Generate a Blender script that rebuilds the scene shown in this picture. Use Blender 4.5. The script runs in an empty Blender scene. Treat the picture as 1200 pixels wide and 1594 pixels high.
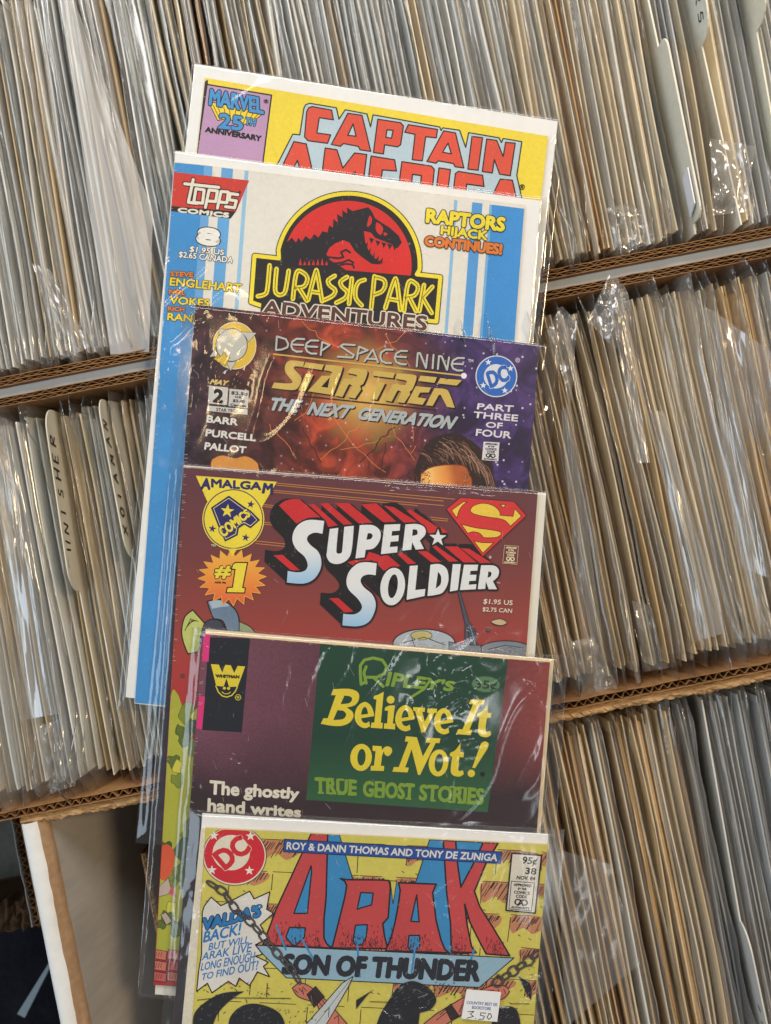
import bpy, math, random
from mathutils import Vector, noise, geometry
C = bpy.context.scene.collection
SC = bpy.context.scene
# ------------------------------------------------------------------ camera, world, lamps, exposure
S, H = 0.000307, 0.42                       # metres per photo pixel on the level of the box tops; camera height
cam = bpy.data.objects.new('camera', bpy.data.cameras.new('camera')); C.objects.link(cam)
cam.location = (0, 0, H); cam.data.sensor_fit = 'VERTICAL'
cam.data.angle = 2 * math.atan(797 * S / H); cam.data.clip_start = .01; cam.data.clip_end = 50
SC.camera = cam
cam.data.dof.use_dof = True; cam.data.dof.focus_distance = .403; cam.data.dof.aperture_fstop = 6.5
wd = bpy.data.worlds.new('World'); SC.world = wd; wd.use_nodes = True
wb = wd.node_tree.nodes['Background']; wb.inputs[0].default_value = (.80, .90, 1, 1); wb.inputs[1].default_value = .13
def area(name, loc, aim, sx, sy, power, col):
    l = bpy.data.lights.new(name, 'AREA'); l.shape = 'RECTANGLE'; l.size = sx; l.size_y = sy
    l.energy = power; l.color = col
    o = bpy.data.objects.new(name, l); C.objects.link(o); o.location = loc
    o.rotation_euler = (Vector(aim) - Vector(loc)).to_track_quat('-Z', 'Y').to_euler()
    return o
area('ceiling_lamp', (-.15, .98, .80), (0, .16, 0), 1.5, .5, 15.5, (1, .99, .975))
area('window_light', (-1.35, -.40, .80), (-.08, 0, 0), .9, 1.0, 9.5, (.70, .85, 1))
area('warm_lamp', (.75, .35, 1.25), (.1, .05, 0), .22, .22, 9.5, (1, .72, .42))
area('warm_bulb', (-.31, .165, 1.25), (-.05, .02, 0),.11, .11, .34, (1, .72, .38)).data.shape = 'DISK'
area('white_bulb', (.136, -.474, 1.4), (.03, -.08, 0), .12, .12, .22, (.94, .97, 1)).data.shape = 'DISK'
area('strip_lamp', (.62, -.62, 1.4), (.1, -.1, 0), .9, .07, .6, (.9, .96, 1))
SC.view_settings.view_transform = 'Standard'; SC.view_settings.look = 'None'
SC.view_settings.exposure = 0; SC.view_settings.gamma = 1
SC.cycles.transparent_max_bounces = 40; SC.cycles.max_bounces = 10
SC.cycles.use_denoising = True
try: SC.cycles.denoiser = 'OPENIMAGEDENOISE'
except Exception: pass
R = random.Random(7)
# ------------------------------------------------------------------ materials
def lin(c):
    return tuple(((v/255)/12.92 if v/255 <= .04045 else ((v/255+.055)/1.055)**2.4) for v in c) + (1,)
_m = {}
def nodes(name):
    m = bpy.data.materials.new(name); m.use_nodes = True
    nt = m.node_tree
    return m, nt, nt.nodes['Principled BSDF']
def N(nt, t, **k):
    n = nt.nodes.new(t)
    for a, b in k.items():
        if a.startswith('i_'): n.inputs[a[2:].replace('_', ' ')].default_value = b
        else: setattr(n, a, b)
    return n
def ramp(nt, fac, stops):
    r = N(nt, 'ShaderNodeValToRGB'); e = r.color_ramp.elements
    while len(e) < len(stops): e.new(.5)
    for k, (p, c) in enumerate(stops): e[k].position = p; e[k].color = c
    nt.links.new(fac, r.inputs[0]); return r.outputs[0]
def paper(name, rgb, rough=.5, var=.08, scale=900, spec=.3, bump=0):
    """Printed or plain paper: one colour with fine mottling."""
    if name in _m: return _m[name]
    m, nt, b = nodes(name); c = lin(rgb)
    tc = N(nt, 'ShaderNodeTexCoord'); n1 = N(nt, 'ShaderNodeTexNoise', i_Scale=scale, i_Detail=3); nt.links.new(tc.outputs['Object'], n1.inputs['Vector'])
    n2 = N(nt, 'ShaderNodeTexNoise', i_Scale=35, i_Detail=4); nt.links.new(tc.outputs['Object'], n2.inputs['Vector'])
    ad = N(nt, 'ShaderNodeMath', operation='ADD'); nt.links.new(n1.outputs[0], ad.inputs[0]); nt.links.new(n2.outputs[0], ad.inputs[1])
    hf = N(nt, 'ShaderNodeMath', operation='MULTIPLY'); hf.inputs[1].default_value = .5; nt.links.new(ad.outputs[0], hf.inputs[0])
    lo = tuple(v*(1-2*var) for v in c[:3]) + (1,); hi = tuple(min(1, v*(1+1.2*var)) for v in c[:3]) + (1,)
    nt.links.new(ramp(nt, hf.outputs[0], [(.25, lo), (.7, hi)]), b.inputs['Base Color'])
    b.inputs['Roughness'].default_value = rough; b.inputs['Specular IOR Level'].default_value = spec
    if bump:
        bp = N(nt, 'ShaderNodeBump', i_Strength=bump, i_Distance=.0004); nt.links.new(n1.outputs[0], bp.inputs['Height']); nt.links.new(bp.outputs[0], b.inputs['Normal'])
    _m[name] = m; return m
def ink(rgb):
    """Printing ink on old paper: grain, faint mottling and small rubbed flecks where the paper shows."""
    k = 'ink_%02x%02x%02x' % rgb
    if k in _m: return _m[k]
    m = paper(k, rgb, .42, .10, 1500); nt = m.node_tree; b = nt.nodes['Principled BSDF']; src = b.inputs['Base Color'].links[0].from_socket
    tc = N(nt, 'ShaderNodeTexCoord'); n = N(nt, 'ShaderNodeTexNoise', i_Scale=420, i_Detail=6, i_Roughness=.7); nt.links.new(tc.outputs['Object'], n.inputs['Vector'])
    mx = N(nt, 'ShaderNodeMix', data_type='RGBA'); nt.links.new(ramp(nt, n.outputs[0], [(.62, (0, 0, 0, 1)), (.80, (.55, .55, .55, 1))]), mx.inputs[0])
    nt.links.new(src, mx.inputs[6]); mx.inputs[7].default_value = lin((206, 196, 176)); nt.links.new(mx.outputs[2], b.inputs['Base Color'])
    return m
def card(name, rgb, stretch=(1, 1, 1), bump=.5, var=.25):
    if name in _m: return _m[name]
    m, nt, b = nodes(name); c = lin(rgb)
    tc = N(nt, 'ShaderNodeTexCoord'); mp = N(nt, 'ShaderNodeMapping'); mp.inputs['Scale'].default_value = stretch; nt.links.new(tc.outputs['Object'], mp.inputs[0])
    n1 = N(nt, 'ShaderNodeTexNoise', i_Scale=300, i_Detail=5); nt.links.new(mp.outputs[0], n1.inputs['Vector'])
    n2 = N(nt, 'ShaderNodeTexNoise', i_Scale=18, i_Detail=5); nt.links.new(tc.outputs['Object'], n2.inputs['Vector'])
    mx = N(nt, 'ShaderNodeMath', operation='ADD'); nt.links.new(n1.outputs[0], mx.inputs[0]); nt.links.new(n2.outputs[0], mx.inputs[1])
    hf = N(nt, 'ShaderNodeMath', operation='MULTIPLY'); hf.inputs[1].default_value = .5; nt.links.new(mx.outputs[0], hf.inputs[0])
    nt.links.new(ramp(nt, hf.outputs[0], [(.3, tuple(v*(1-var) for v in c[:3])+(1,)), (.7, tuple(min(1, v*(1+var)) for v in c[:3])+(1,))]), b.inputs['Base Color'])
    b.inputs['Roughness'].default_value = .85; b.inputs['Specular IOR Level'].default_value = .15
    bp = N(nt, 'ShaderNodeBump', i_Strength=bump, i_Distance=.0006); nt.links.new(n1.outputs[0], bp.inputs['Height']); nt.links.new(bp.outputs[0], b.inputs['Normal'])
    _m[name] = m; return m
def film(name, tint=.97, rough=.10, haze=.035, gloss=1.0, bump=.25, bscale=120, ior=1.5):
    """Thin clear plastic: see-through sheet with Fresnel gloss, crinkle bump and a little milkiness."""
    if name in _m: return _m[name]
    m = bpy.data.materials.new(name); m.use_nodes = True; nt = m.node_tree; nt.nodes.clear()
    out = N(nt, 'ShaderNodeOutputMaterial'); tr = N(nt, 'ShaderNodeBsdfTransparent'); tr.inputs[0].default_value = (tint, tint, tint*.995, 1)
    gl = N(nt, 'ShaderNodeBsdfGlossy'); gl.inputs['Roughness'].default_value = rough; gl.inputs[0].default_value = (1, 1, 1, 1)
    df = N(nt, 'ShaderNodeBsdfDiffuse'); df.inputs[0].default_value = (.90, .885, .86, 1)
    tc = N(nt, 'ShaderNodeTexCoord'); n1 = N(nt, 'ShaderNodeTexNoise', i_Scale=bscale, i_Detail=4); nt.links.new(tc.outputs['Object'], n1.inputs['Vector'])
    bp = N(nt, 'ShaderNodeBump', i_Strength=bump, i_Distance=.0005); nt.links.new(n1.outputs[0], bp.inputs['Height']); nt.links.new(bp.outputs[0], gl.inputs['Normal'])
    ge = N(nt, 'ShaderNodeNewGeometry'); dt = N(nt, 'ShaderNodeVectorMath', operation='DOT_PRODUCT'); nt.links.new(bp.outputs[0], dt.inputs[0]); nt.links.new(ge.outputs['Incoming'], dt.inputs[1])
    ab = N(nt, 'ShaderNodeMath', operation='ABSOLUTE'); nt.links.new(dt.outputs['Value'], ab.inputs[0])
    iv = N(nt, 'ShaderNodeMath', operation='SUBTRACT', use_clamp=True); iv.inputs[0].default_value = 1; nt.links.new(ab.outputs[0], iv.inputs[1])
    pw = N(nt, 'ShaderNodeMath', operation='POWER'); pw.inputs[1].default_value = 5; nt.links.new(iv.outputs[0], pw.inputs[0])
    fm = N(nt, 'ShaderNodeMath', operation='MULTIPLY_ADD', use_clamp=True); fm.inputs[1].default_value = .8*gloss; fm.inputs[2].default_value = .05*gloss; nt.links.new(pw.outputs[0], fm.inputs[0])
    m1 = N(nt, 'ShaderNodeMixShader'); m1.inputs[0].default_value = haze; nt.links.new(tr.outputs[0], m1.inputs[1]); nt.links.new(df.outputs[0], m1.inputs[2])
    m2 = N(nt, 'ShaderNodeMixShader'); nt.links.new(fm.outputs[0], m2.inputs[0]); nt.links.new(m1.outputs[0], m2.inputs[1]); nt.links.new(gl.outputs[0], m2.inputs[2])
    nt.links.new(m2.outputs[0], out.inputs[0]); _m[name] = m; return m
BLACK, WHITE, CREAM = (26, 24, 26), (236, 236, 234), (232, 226, 208)
# ------------------------------------------------------------------ object helpers
def mesh(name, vs, fs, mats, parent=None, mi=None, smooth=False, origin=None):
    """Link ONE mesh object. vs are world points; origin makes them local to it."""
    me = bpy.data.meshes.new(name); o0 = Vector(origin) if origin is not None else Vector()
    me.from_pydata([tuple(Vector(v) - o0) for v in vs], [], fs)
    for m in (mats if isinstance(mats, (list, tuple)) else [mats]): me.materials.append(m)
    if mi: me.polygons.foreach_set('material_index', mi)
    if smooth: me.polygons.foreach_set('use_smooth', [True]*len(me.polygons))
    me.update()
    o = bpy.data.objects.new(name, me); C.objects.link(o)
    if parent: o.parent = parent
    elif origin is not None: o.location = o0
    return o
def tag(o, label=None, cat=None, group=None, kind=None):
    if label: o['label'] = label
    if cat: o['category'] = cat
    if group: o['group'] = group
    if kind: o['kind'] = kind
    return o
def empty(name, loc, rot=(0, 0, 0)):
    o = bpy.data.objects.new(name, None); C.objects.link(o); o.location = loc; o.rotation_euler = rot; o.empty_display_size = .02
    return o
def slab(top, th):
    """A flat sheet from its top outline (world points, in order) and a thickness."""
    n = len(top); vs = list(top) + [(p[0], p[1], p[2]-th) for p in top]
    fs = [tuple(range(n)), tuple(range(2*n-1, n-1, -1))]
    for k in range(n): fs.append((k, k+n, (k+1) % n + n, (k+1) % n))
    return vs, fs
class Lie:
    """The plane a comic of the fan lies in, and photo-pixel -> point on it (measuring from the photo)."""
    def __init__(s, zt, pytop, tilt): s.t = tilt; s.yt = (797-pytop)*S; s.zt = zt
    def __call__(s, px, py, dz=0):
        X, Y = (px-600)*S, (797-py)*S
        z = (s.zt - s.t*s.yt + s.t*Y) / (1 + s.t*Y/H)
        k = (H-z)/H
        return Vector((X*k, Y*k, z+dz))
def curve(pts, n=6):
    """Closed outline; points written (x, y, 1) are smooth (Catmull-Rom), (x, y) are corners."""
    out, L = [], len(pts)
    for i in range(L):
        a, b = pts[i], pts[(i+1) % L]
        if len(a) < 3 and len(b) < 3: out.append(a[:2]); continue
        p0 = pts[i-1] if len(a) > 2 else a; p3 = pts[(i+2) % L] if len(b) > 2 else b
        for k in range(n):
            t = k/n
            out.append(tuple(.5*((2*a[c]) + (b[c]-p0[c])*t + (2*p0[c]-5*a[c]+4*b[c]-p3[c])*t*t + (3*a[c]-p0[c]-3*b[c]+p3[c])*t**3) for c in (0, 1)))
    return out
def smooth(pts, n=4):
    """Open stroke with rounded bends."""
    out = []
    for i in range(len(pts)-1):
        p0, a, b, p3 = pts[max(0, i-1)], pts[i], pts[i+1], pts[min(len(pts)-1, i+2)]
        for k in range(n):
            t = k/n
            out.append(tuple(.5*((2*a[c]) + (b[c]-p0[c])*t + (2*p0[c]-5*a[c]+4*b[c]-p3[c])*t*t + (3*a[c]-p0[c]-3*b[c]+p3[c])*t**3) for c in (0, 1)))
    return out+[pts[-1]]
def ell(cx, cy, rx, ry=None, n=40, rot=0, a0=0, a1=360):
    ry = ry or rx; r = math.radians(rot); full = abs(a1-a0) >= 360
    out = []
    for k in range(n if full else n+1):
        a = math.radians(a0+(a1-a0)*k/n); x, y = rx*math.cos(a), ry*math.sin(a)
        out.append((cx+x*math.cos(r)-y*math.sin(r), cy+x*math.sin(r)+y*math.cos(r)))
    return out
def starp(cx, cy, r, n=5, inner=.4, rot=-90):
    return [(cx+(r if k % 2 == 0 else r*inner)*math.cos(math.radians(rot+180*k/n)), cy+(r if k % 2 == 0 else r*inner)*math.sin(math.radians(rot+180*k/n))) for k in range(2*n)]
_tc = {}
def glyphs(s, shear=0, space=1.0):
    key = (s, shear, space)
    if key not in _tc:
        c = bpy.data.curves.new('lettering', 'FONT'); c.body = s; c.resolution_u = 3; c.space_character = space; c.shear = shear
        o = bpy.data.objects.new('lettering', c); C.objects.link(o)
        me = o.evaluated_get(bpy.context.evaluated_depsgraph_get()).to_mesh()
        vs = [(v.co.x, v.co.y) for v in me.vertices]; fs = [tuple(p.vertices) for p in me.polygons]
        cnt = {}
        for f in fs:
            for i in range(len(f)):
                e = (min(f[i], f[i-1]), max(f[i], f[i-1])); cnt[e] = cnt.get(e, 0)+1
        be = [e for e, k in cnt.items() if k == 1]
        bpy.data.objects.remove(o); bpy.data.curves.remove(c)
        x0 = min(v[0] for v in vs); x1 = max(v[0] for v in vs)
        _tc[key] = ([((x-x0)/(x1-x0), y/.69) for x, y in vs], fs, be)
    return _tc[key]
class Print:
    """Printed matter on one sheet: flat ink shapes, each layer a few hundredths of a millimetre above the last."""
    def __init__(s, lie, dz, origin):
        s.origin = origin; s.lie, s.dz, s.vs, s.fs, s.mi, s.ms, s.L, s.k = lie, dz, [], [], [], [], 0, 0
        s.clip = None; s.zoom(0, 0, 1)
    def zoom(s, x0, y0, k): s.x0, s.y0, s.kk = x0, y0, k; return s
    def px(s, p): return (s.x0+p[0]*s.kk, s.y0+p[1]*s.kk)
    def up(s, n=1): s.L += n; return s
    def slot(s, m):
        m = ink(m) if isinstance(m, tuple) else m
        if m not in s.ms: s.ms.append(m)
        return s.ms.index(m)
    def raw(s, pts, faces, m):
        """pts in photo pixels."""
        s.k += 1; z = s.dz + s.L*3.2e-6 + (s.k % 12)*.25e-6; b = len(s.vs); sl = s.slot(m)
        if s.clip:
            (tl, tr, br, bl), e = s.clip, .6; q = []
            for x, y in pts:
                y = max(y, tl[1]+(tr[1]-tl[1])*(x-tl[0])/(tr[0]-tl[0])+e)
                x = max(x, tl[0]+(bl[0]-tl[0])*(y-tl[1])/(bl[1]-tl[1])+e); x = min(x, tr[0]+(br[0]-tr[0])*(y-tr[1])/(br[1]-tr[1])-e)
                q.append((x, y))
            pts = q
        s.vs += [s.lie(x, y, z) for x, y in pts]
        for f in faces:
            a = [pts[i] for i in f]
            ar = sum(a[i-1][0]*a[i][1]-a[i][0]*a[i-1][1] for i in range(len(a)))
            f = f if ar < 0 else f[::-1]
            s.fs.append(tuple(b+i for i in f)); s.mi.append(sl)
    def fill(s, pts, m, holes=(), edge=0, ec=BLACK):
        loops = [[s.px(p) for p in curve(q)] for q in [pts]+list(holes)]
        flat = [p for l in loops for p in l]
        tri = geometry.tessellate_polygon([[Vector((p[0], p[1], 0)) for p in l] for l in loops])
        s.up(); s.raw(flat, [tuple(t) for t in tri], m)
        if edge:
            s.up()
            for l in loops: s.line_px(l, edge, ec, True)
        return s
    def line_px(s, l, w, m, closed=False, caps=False):
        n = len(l)
        for i in range(n if closed else n-1):
            a, b = l[i], l[(i+1) % n]; dx, dy = b[0]-a[0], b[1]-a[1]; d = math.hypot(dx, dy)
            if d < 1e-6: continue
            nx, ny = -dy/d*w/2, dx/d*w/2
            s.raw([(a[0]+nx, a[1]+ny), (b[0]+nx, b[1]+ny), (b[0]-nx, b[1]-ny), (a[0]-nx, a[1]-ny)], [(0, 1, 2, 3)], m)
            if caps or closed or i > 0:
                p = l[i-1]; t = (a[0]-p[0], a[1]-p[1]); tl = math.hypot(*t)
                if i == 0 and not closed or tl < 1e-6 or (t[0]*dx+t[1]*dy)/(tl*d) < .96:
                    s.raw(ell(a[0], a[1], w/2, n=8), [tuple(range(8))], m)
        if caps: s.raw(ell(l[-1][0], l[-1][1], w/2, n=8), [tuple(range(8))], m)
    def line(s, pts, w, m, closed=False, caps=True):
        """Stroke; w in photo pixels."""
        s.up(); s.line_px([s.px(p) for p in pts], w, m, closed, caps); return s
    def text(s, t, TL, TR, BR, BL, m, bold=0, out=0, oc=BLACK, shear=0, shadow=None, space=1.0):
        """Lettering fitted into a quadrilateral (cap height to baseline); bold and out are stroke widths in photo pixels."""
        uv, fs, be = glyphs(t, shear, space); TL, TR, BR, BL = map(s.px, (TL, TR, BR, BL))
        pts = [tuple((BL[c]*(1-u)+BR[c]*u)*(1-v)+(TL[c]*(1-u)+TR[c]*u)*v for c in (0, 1)) for u, v in uv]
        def lay(w, mm, off=(0, 0)):
            q = [(p[0]+off[0], p[1]+off[1]) for p in pts]
            s.up(); s.raw(q, fs, mm)
            if w:
                s.up()
                for a, b in be:
                    s.line_px([q[a], q[b]], w, mm)
                    s.raw(ell(q[a][0], q[a][1], w/2, n=6), [tuple(range(6))], mm)
        if shadow: lay(bold+out, oc, shadow)
        if out: lay(bold+2*out, oc)
        lay(bold, m); return s
    def build(s, name, parent):
        return mesh(name, s.vs, s.fs, s.ms, parent, s.mi, origin=s.origin)
# ------------------------------------------------------------------ the boxes: frame of reference along and across them
AN = math.atan(.196); CU, SU = math.cos(AN), math.sin(AN)
def uv(u, v, z): return Vector((u*CU + v*SU, u*SU - v*CU, z))
def to_uv(px, py, z=0):
    k = (H-z)/H; x, y = (px-600)*S*k, (797-py)*S*k
    return x*CU+y*SU, x*SU-y*CU
def nz(*a): return noise.noise(Vector(a))
V1, V2 = -.0915, .1077                       # centre lines of the two double walls
FLOOR = -.285
KRAFT = card('kraft_board', (152, 112, 74), (1, 1, .15)); KRAFT_EDGE = card('kraft_edge', (140, 106, 70), (1, 1, 1), .8, .4); WHITE_LINER = card('white_liner', (214, 214, 212), (1, 1, .2), .2, .06)
BLUE_LINER = card('blue_liner', (176, 188, 198), (1, 1, .2), .2, .06); GREY_LINER = card('grey_liner', (172, 168, 163), (1, 1, .1), .2, .10); TORN = card('torn_kraft', (176, 142, 100), (1, 1, 1), 1.0, .4); CLOTH = card('navy_cloth', (27, 26, 34), (1, 1, 1), 1.0, .5)
def fluted(name, u0, u1, v0, v1, zt, parent, org, along=True, layers=2, mats=None, rag=.0014, seed=0, zb=FLOOR):
    """A board of corrugated card: liners with wavy sheets between them, open flutes on top."""
    vs, fs, mi = [], [], []
    th = (v1-v0)/layers; lt = .00035; per = .0046
    n = int((u1-u0)/per*8)
    def sheet(fv, t, m, n, fz):
        b = len(vs)
        for i in range(n+1):
            u = u0+(u1-u0)*i/n; c = fv(u)
            for w in (-t/2, t/2):
                for z in (zb, fz(u)):
                    p = (u, c+w); vs.append(uv(p[0], p[1], z) if along else uv(p[1], p[0], z))
        for i in range(n):
            a = b+i*4; c = a+4
            for q in ((a, c, c+1, a+1), (a+2, a+3, c+3, c+2), (a+1, c+1, c+3, a+3)): fs.append(q); mi.append(m)
        for a in (b, b+n*4): fs.append((a, a+1, a+3, a+2)); mi.append(m)
    for k in range(layers+1):
        c0 = v0+lt/2+(v1-v0-lt)*k/layers
        sheet(lambda u: c0 + (.0004 if 0 < k < layers else .00022)*nz(u*60, k, seed)+.0002*nz(u*200, k, seed), lt, 0 if 0 < k else 1 if k == 0 else 0, 160, lambda u: zt + rag*nz(u*90, k*7, seed) - .0004)
    for k in range(layers):
        c0 = v0+th*(k+.5)
        sheet(lambda u: c0 + (th/2-.0006)*math.sin(2*math.pi*u/per + 2.6*nz(u*34, k, seed) + k*1.3)*(.85+.7*nz(u*90, k, 3)), .0003, 2, n, lambda u: zt - .0006 + rag*nz(u*200, k*3, seed))
    return mesh(name, vs, fs, mats or [KRAFT, KRAFT, KRAFT_EDGE], parent, mi, origin=org)
def block(name, u0, u1, v0, v1, z0, z1, mat, parent, org, n=1):
    vs = [uv(u, v, z) for u in (u0, u1) for v in (v0, v1) for z in (z0, z1)]
    fs = [(0, 1, 3, 2), (4, 6, 7, 5), (0, 4, 5, 1), (2, 3, 7, 6), (0, 2, 6, 4), (1, 5, 7, 3)]
    return mesh(name, vs, fs, mat, parent, origin=org)
# table under everything
tb = mesh('table_top', [(-3, -3, FLOOR-.006), (3, -3, FLOOR-.006), (3, 3, FLOOR-.006), (-3, 3, FLOOR-.006)], [(0, 1, 2, 3)], card('table_wood', (58, 44, 36), (1, .1, 1)))
tag(tb, 'dark table top under the boxes of comics', kind='structure')
def box(label, u0, u1, va, vb):
    o = uv((u0+u1)/2, (va+vb)/2, FLOOR); e = empty('cardboard_box', o)
    tag(e, label, 'box', 'long cardboard boxes of comics')
    return e, o
# box 1 (top of the picture)
b1, o1 = box('long corrugated box of tightly packed comics behind the fanned stack, farthest of three', -.40, .36, V1-.206, V1)
fluted('side_wall', -.40, .36, V1-.0068, V1-.0024, .0015, b1, o1, seed=1)
fluted('side_wall', -.40, .36, V1-.206, V1-.2016, .001, b1, o1, seed=2)
block('outer_liner', -.40, .36, V1-.0022, V1+.0024, FLOOR, -.003, BLUE_LINER, b1, o1)
block('end_wall', -.404, -.4003, V1-.206, V1-.0024, FLOOR, .001, KRAFT, b1, o1); block('end_wall', .3603, .364, V1-.206, V1-.0024, FLOOR, .001, KRAFT, b1, o1)
block('box_floor', -.40, .36, V1-.2014, V1-.007, FLOOR, FLOOR+.004, KRAFT, b1, o1)
# box 2 (middle)
b2, o2 = box('long open box with brown inner walls, its comics leaning behind handwritten cream dividers', -.38, .40, V1+.0027, V2)
fluted('side_wall', -.38, .40, V1+.0027, V1+.0071, .001, b2, o2, seed=3)
fluted('side_wall', -.38, .40, V2-.0024, V2+.0016, .0015, b2, o2, seed=4, layers=1)
block('end_wall', -.384, -.3803, V1+.0027, V2, FLOOR, .001, KRAFT, b2, o2); block('end_wall', .4003, .404, V1+.0027, V2, FLOOR, .001, KRAFT, b2, o2)
block('box_floor', -.38, .40, V1+.0074, V2-.0026, FLOOR, FLOOR+.004, KRAFT, b2, o2)
# box 3 (front): frayed, part empty, white end
ue = to_uv(48, 1300)[0]
b3, o3 = box('worn box with a frayed tan rim and white end panel, nearest of three', ue, .40, V2+.002, .318)
def ragged(name, u0, u1, v0, v1, zt, mat, parent, org, amp, n=240, seed=0, zb=FLOOR, along=True):
    """A board with a torn, fibrous top: rounded section with rough displacement."""
    prof = [(0, -.02), (0, -.0025), (.12, -.0008), (.3, 0), (.5, .0004), (.7, 0), (.88, -.0008), (1, -.0025), (1, -.02)]
    vs, fs = [], []; m = len(prof)+2
    for i in range(n+1):
        u = u0+(u1-u0)*i/n
        row = [(0, zb-zt)]+prof+[(1, zb-zt)]
        for j, (f, z) in enumerate(row):
            a = amp*(nz(u*260, j*2.1, seed)+.7*nz(u*700, j*3.7, seed+2)) if 1 < j < m-2 else 0
            v = v0+(v1-v0)*f + a*.5 + .0007*nz(u*25, 1, seed); zz = max(zb, zt+z+a)
            vs.append(uv(u, v, zz) if along else uv(v, u, zz))
    for i in range(n):
        for j in range(m-1):
            a = i*m+j; fs.append((a, a+m, a+m+1, a+1))
    return mesh(name, vs, fs, mat, parent, origin=org)
ragged('side_wall', ue-.004, .40, V2+.0022, V2+.0072, -.001, TORN, b3, o3, .0012, 520, 1)
ragged('side_wall', ue-.004, .40, .313, .318, -.001, TORN, b3, o3, .0006, 60, 2)
block('end_wall', .4003, .404, V2+.002, .318, FLOOR, .001, KRAFT, b3, o3); block('box_floor', ue, .40, V2+.0075, .3128, FLOOR, FLOOR+.004, GREY_LINER, b3, o3)
# its left end: white folded panel, tan torn lip, grey inner face
def end_panel():
    vs, fs, mi = [], [], []
    prof = [(-.0045, -.13, 0), (-.0045, -.003, 0), (-.0038, -.0008, 0), (-.002, .0003, 0), (.001, .0005, 0), (.0044, -.0002, 0), (.0056, -.0016, 1), (.0068, -.0022, 1), (.0082, -.0036, 1), (.0086, -.0056, 1), (.009, -.0075, 2), (.017, -.045, 2), (.030, -.10, 2), (.050, -.17, 2), (.062, FLOOR+.004, 2)]
    n = 90; m = len(prof); v0, v1 = V2+.0055, .312
    for i in range(n+1):
        v = v0+(v1-v0)*i/n
        for j, (x, z, k) in enumerate(prof):
            w = .0007*nz(v*40, j*.5, 3)+.0005*nz(v*160, j*1.3, 4) if j > 3 else .0003*nz(v*30, j*.4, 6)
            w *= 0.3 if k == 2 else 1
            vs.append(uv(ue+x+w, v, z+w*.6))
    for i in range(n):
        for j in range(m-1):
            a = i*m+j; fs.append((a, a+1, a+m+1, a+m)); mi.append(prof[j+1][2])
    return mesh('end_panel', vs, fs, [card('white_end', (226, 226, 222), (1, 1, 1), .3, .05), card('lip_kraft', (162, 132, 102), (1, 1, 1), .6, .2), GREY_LINER], b3, mi, smooth=True, origin=o3)
end_panel()
ua, va = to_uv(214, 1330, -.03)
ragged('inner_flap', va, va+.075, ua+.001, ua+.004, -.03, TORN, b3, o3, .0012, 80, 8, zb=-.12, along=False)
DIM = card('shaded_liner', (104, 100, 94), (1, 1, .2), .3, .25)  # liner with the shade of the deep gap put into its colour
# box 4: a lower, torn box at the left of the picture
u4, v4 = to_uv(25, 1285, -.045)
o4 = uv(u4, .2, FLOOR); b4 = empty('torn_box', o4); tag(b4, 'broken lower box with torn brown edge in the dark gap beside the white panel', 'box')
fluted('torn_wall', V2+.004, V2+.072, u4-.0025, u4+.0025, -.045, b4, o4, along=False, layers=1, rag=.002, seed=9, mats=[KRAFT, GREY_LINER, KRAFT_EDGE])
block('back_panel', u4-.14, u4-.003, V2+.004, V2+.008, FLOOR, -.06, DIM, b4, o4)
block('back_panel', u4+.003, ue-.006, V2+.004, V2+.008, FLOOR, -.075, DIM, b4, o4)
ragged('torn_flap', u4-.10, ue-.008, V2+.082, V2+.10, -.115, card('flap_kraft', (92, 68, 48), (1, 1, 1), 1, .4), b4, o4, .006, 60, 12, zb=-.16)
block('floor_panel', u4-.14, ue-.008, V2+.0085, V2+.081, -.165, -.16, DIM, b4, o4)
def cloth():
    vs, fs = [], []; n = 40
    for i in range(n+1):
        for j in range(n+1):
            u = u4-.16+(ue-.007-u4+.16)*i/n; v = V2+.104+.14*j/n
            vs.append(uv(u, v, -.15+.012*nz(u*22, v*22, 5)+.004*nz(u*70, v*70, 1)))
    for i in range(n):
        for j in range(n): a = i*(n+1)+j; fs.append((a, a+1, a+n+2, a+n+1))
    o = uv(u4, V2+.17, -.17); c = mesh('cloth', vs, fs, CLOTH, smooth=True, origin=o)
    tag(c, 'dark navy cloth crumpled at the bottom left below the torn flap', 'cloth')
    ps = [to_uv(x, y, -.12) for x, y in ((18, 1590), (74, 1500), (74, 1508), (30, 1596))]
    o = uv(*ps[0], -.132); s = slab([uv(u, v, -.128) for u, v in ps][::-1], .002)
    tag(mesh('paper_strip', s[0], s[1], paper('pale_paper', (150, 164, 168)), origin=o), 'narrow pale paper edge lying on the navy cloth', 'paper')
cloth()
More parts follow.
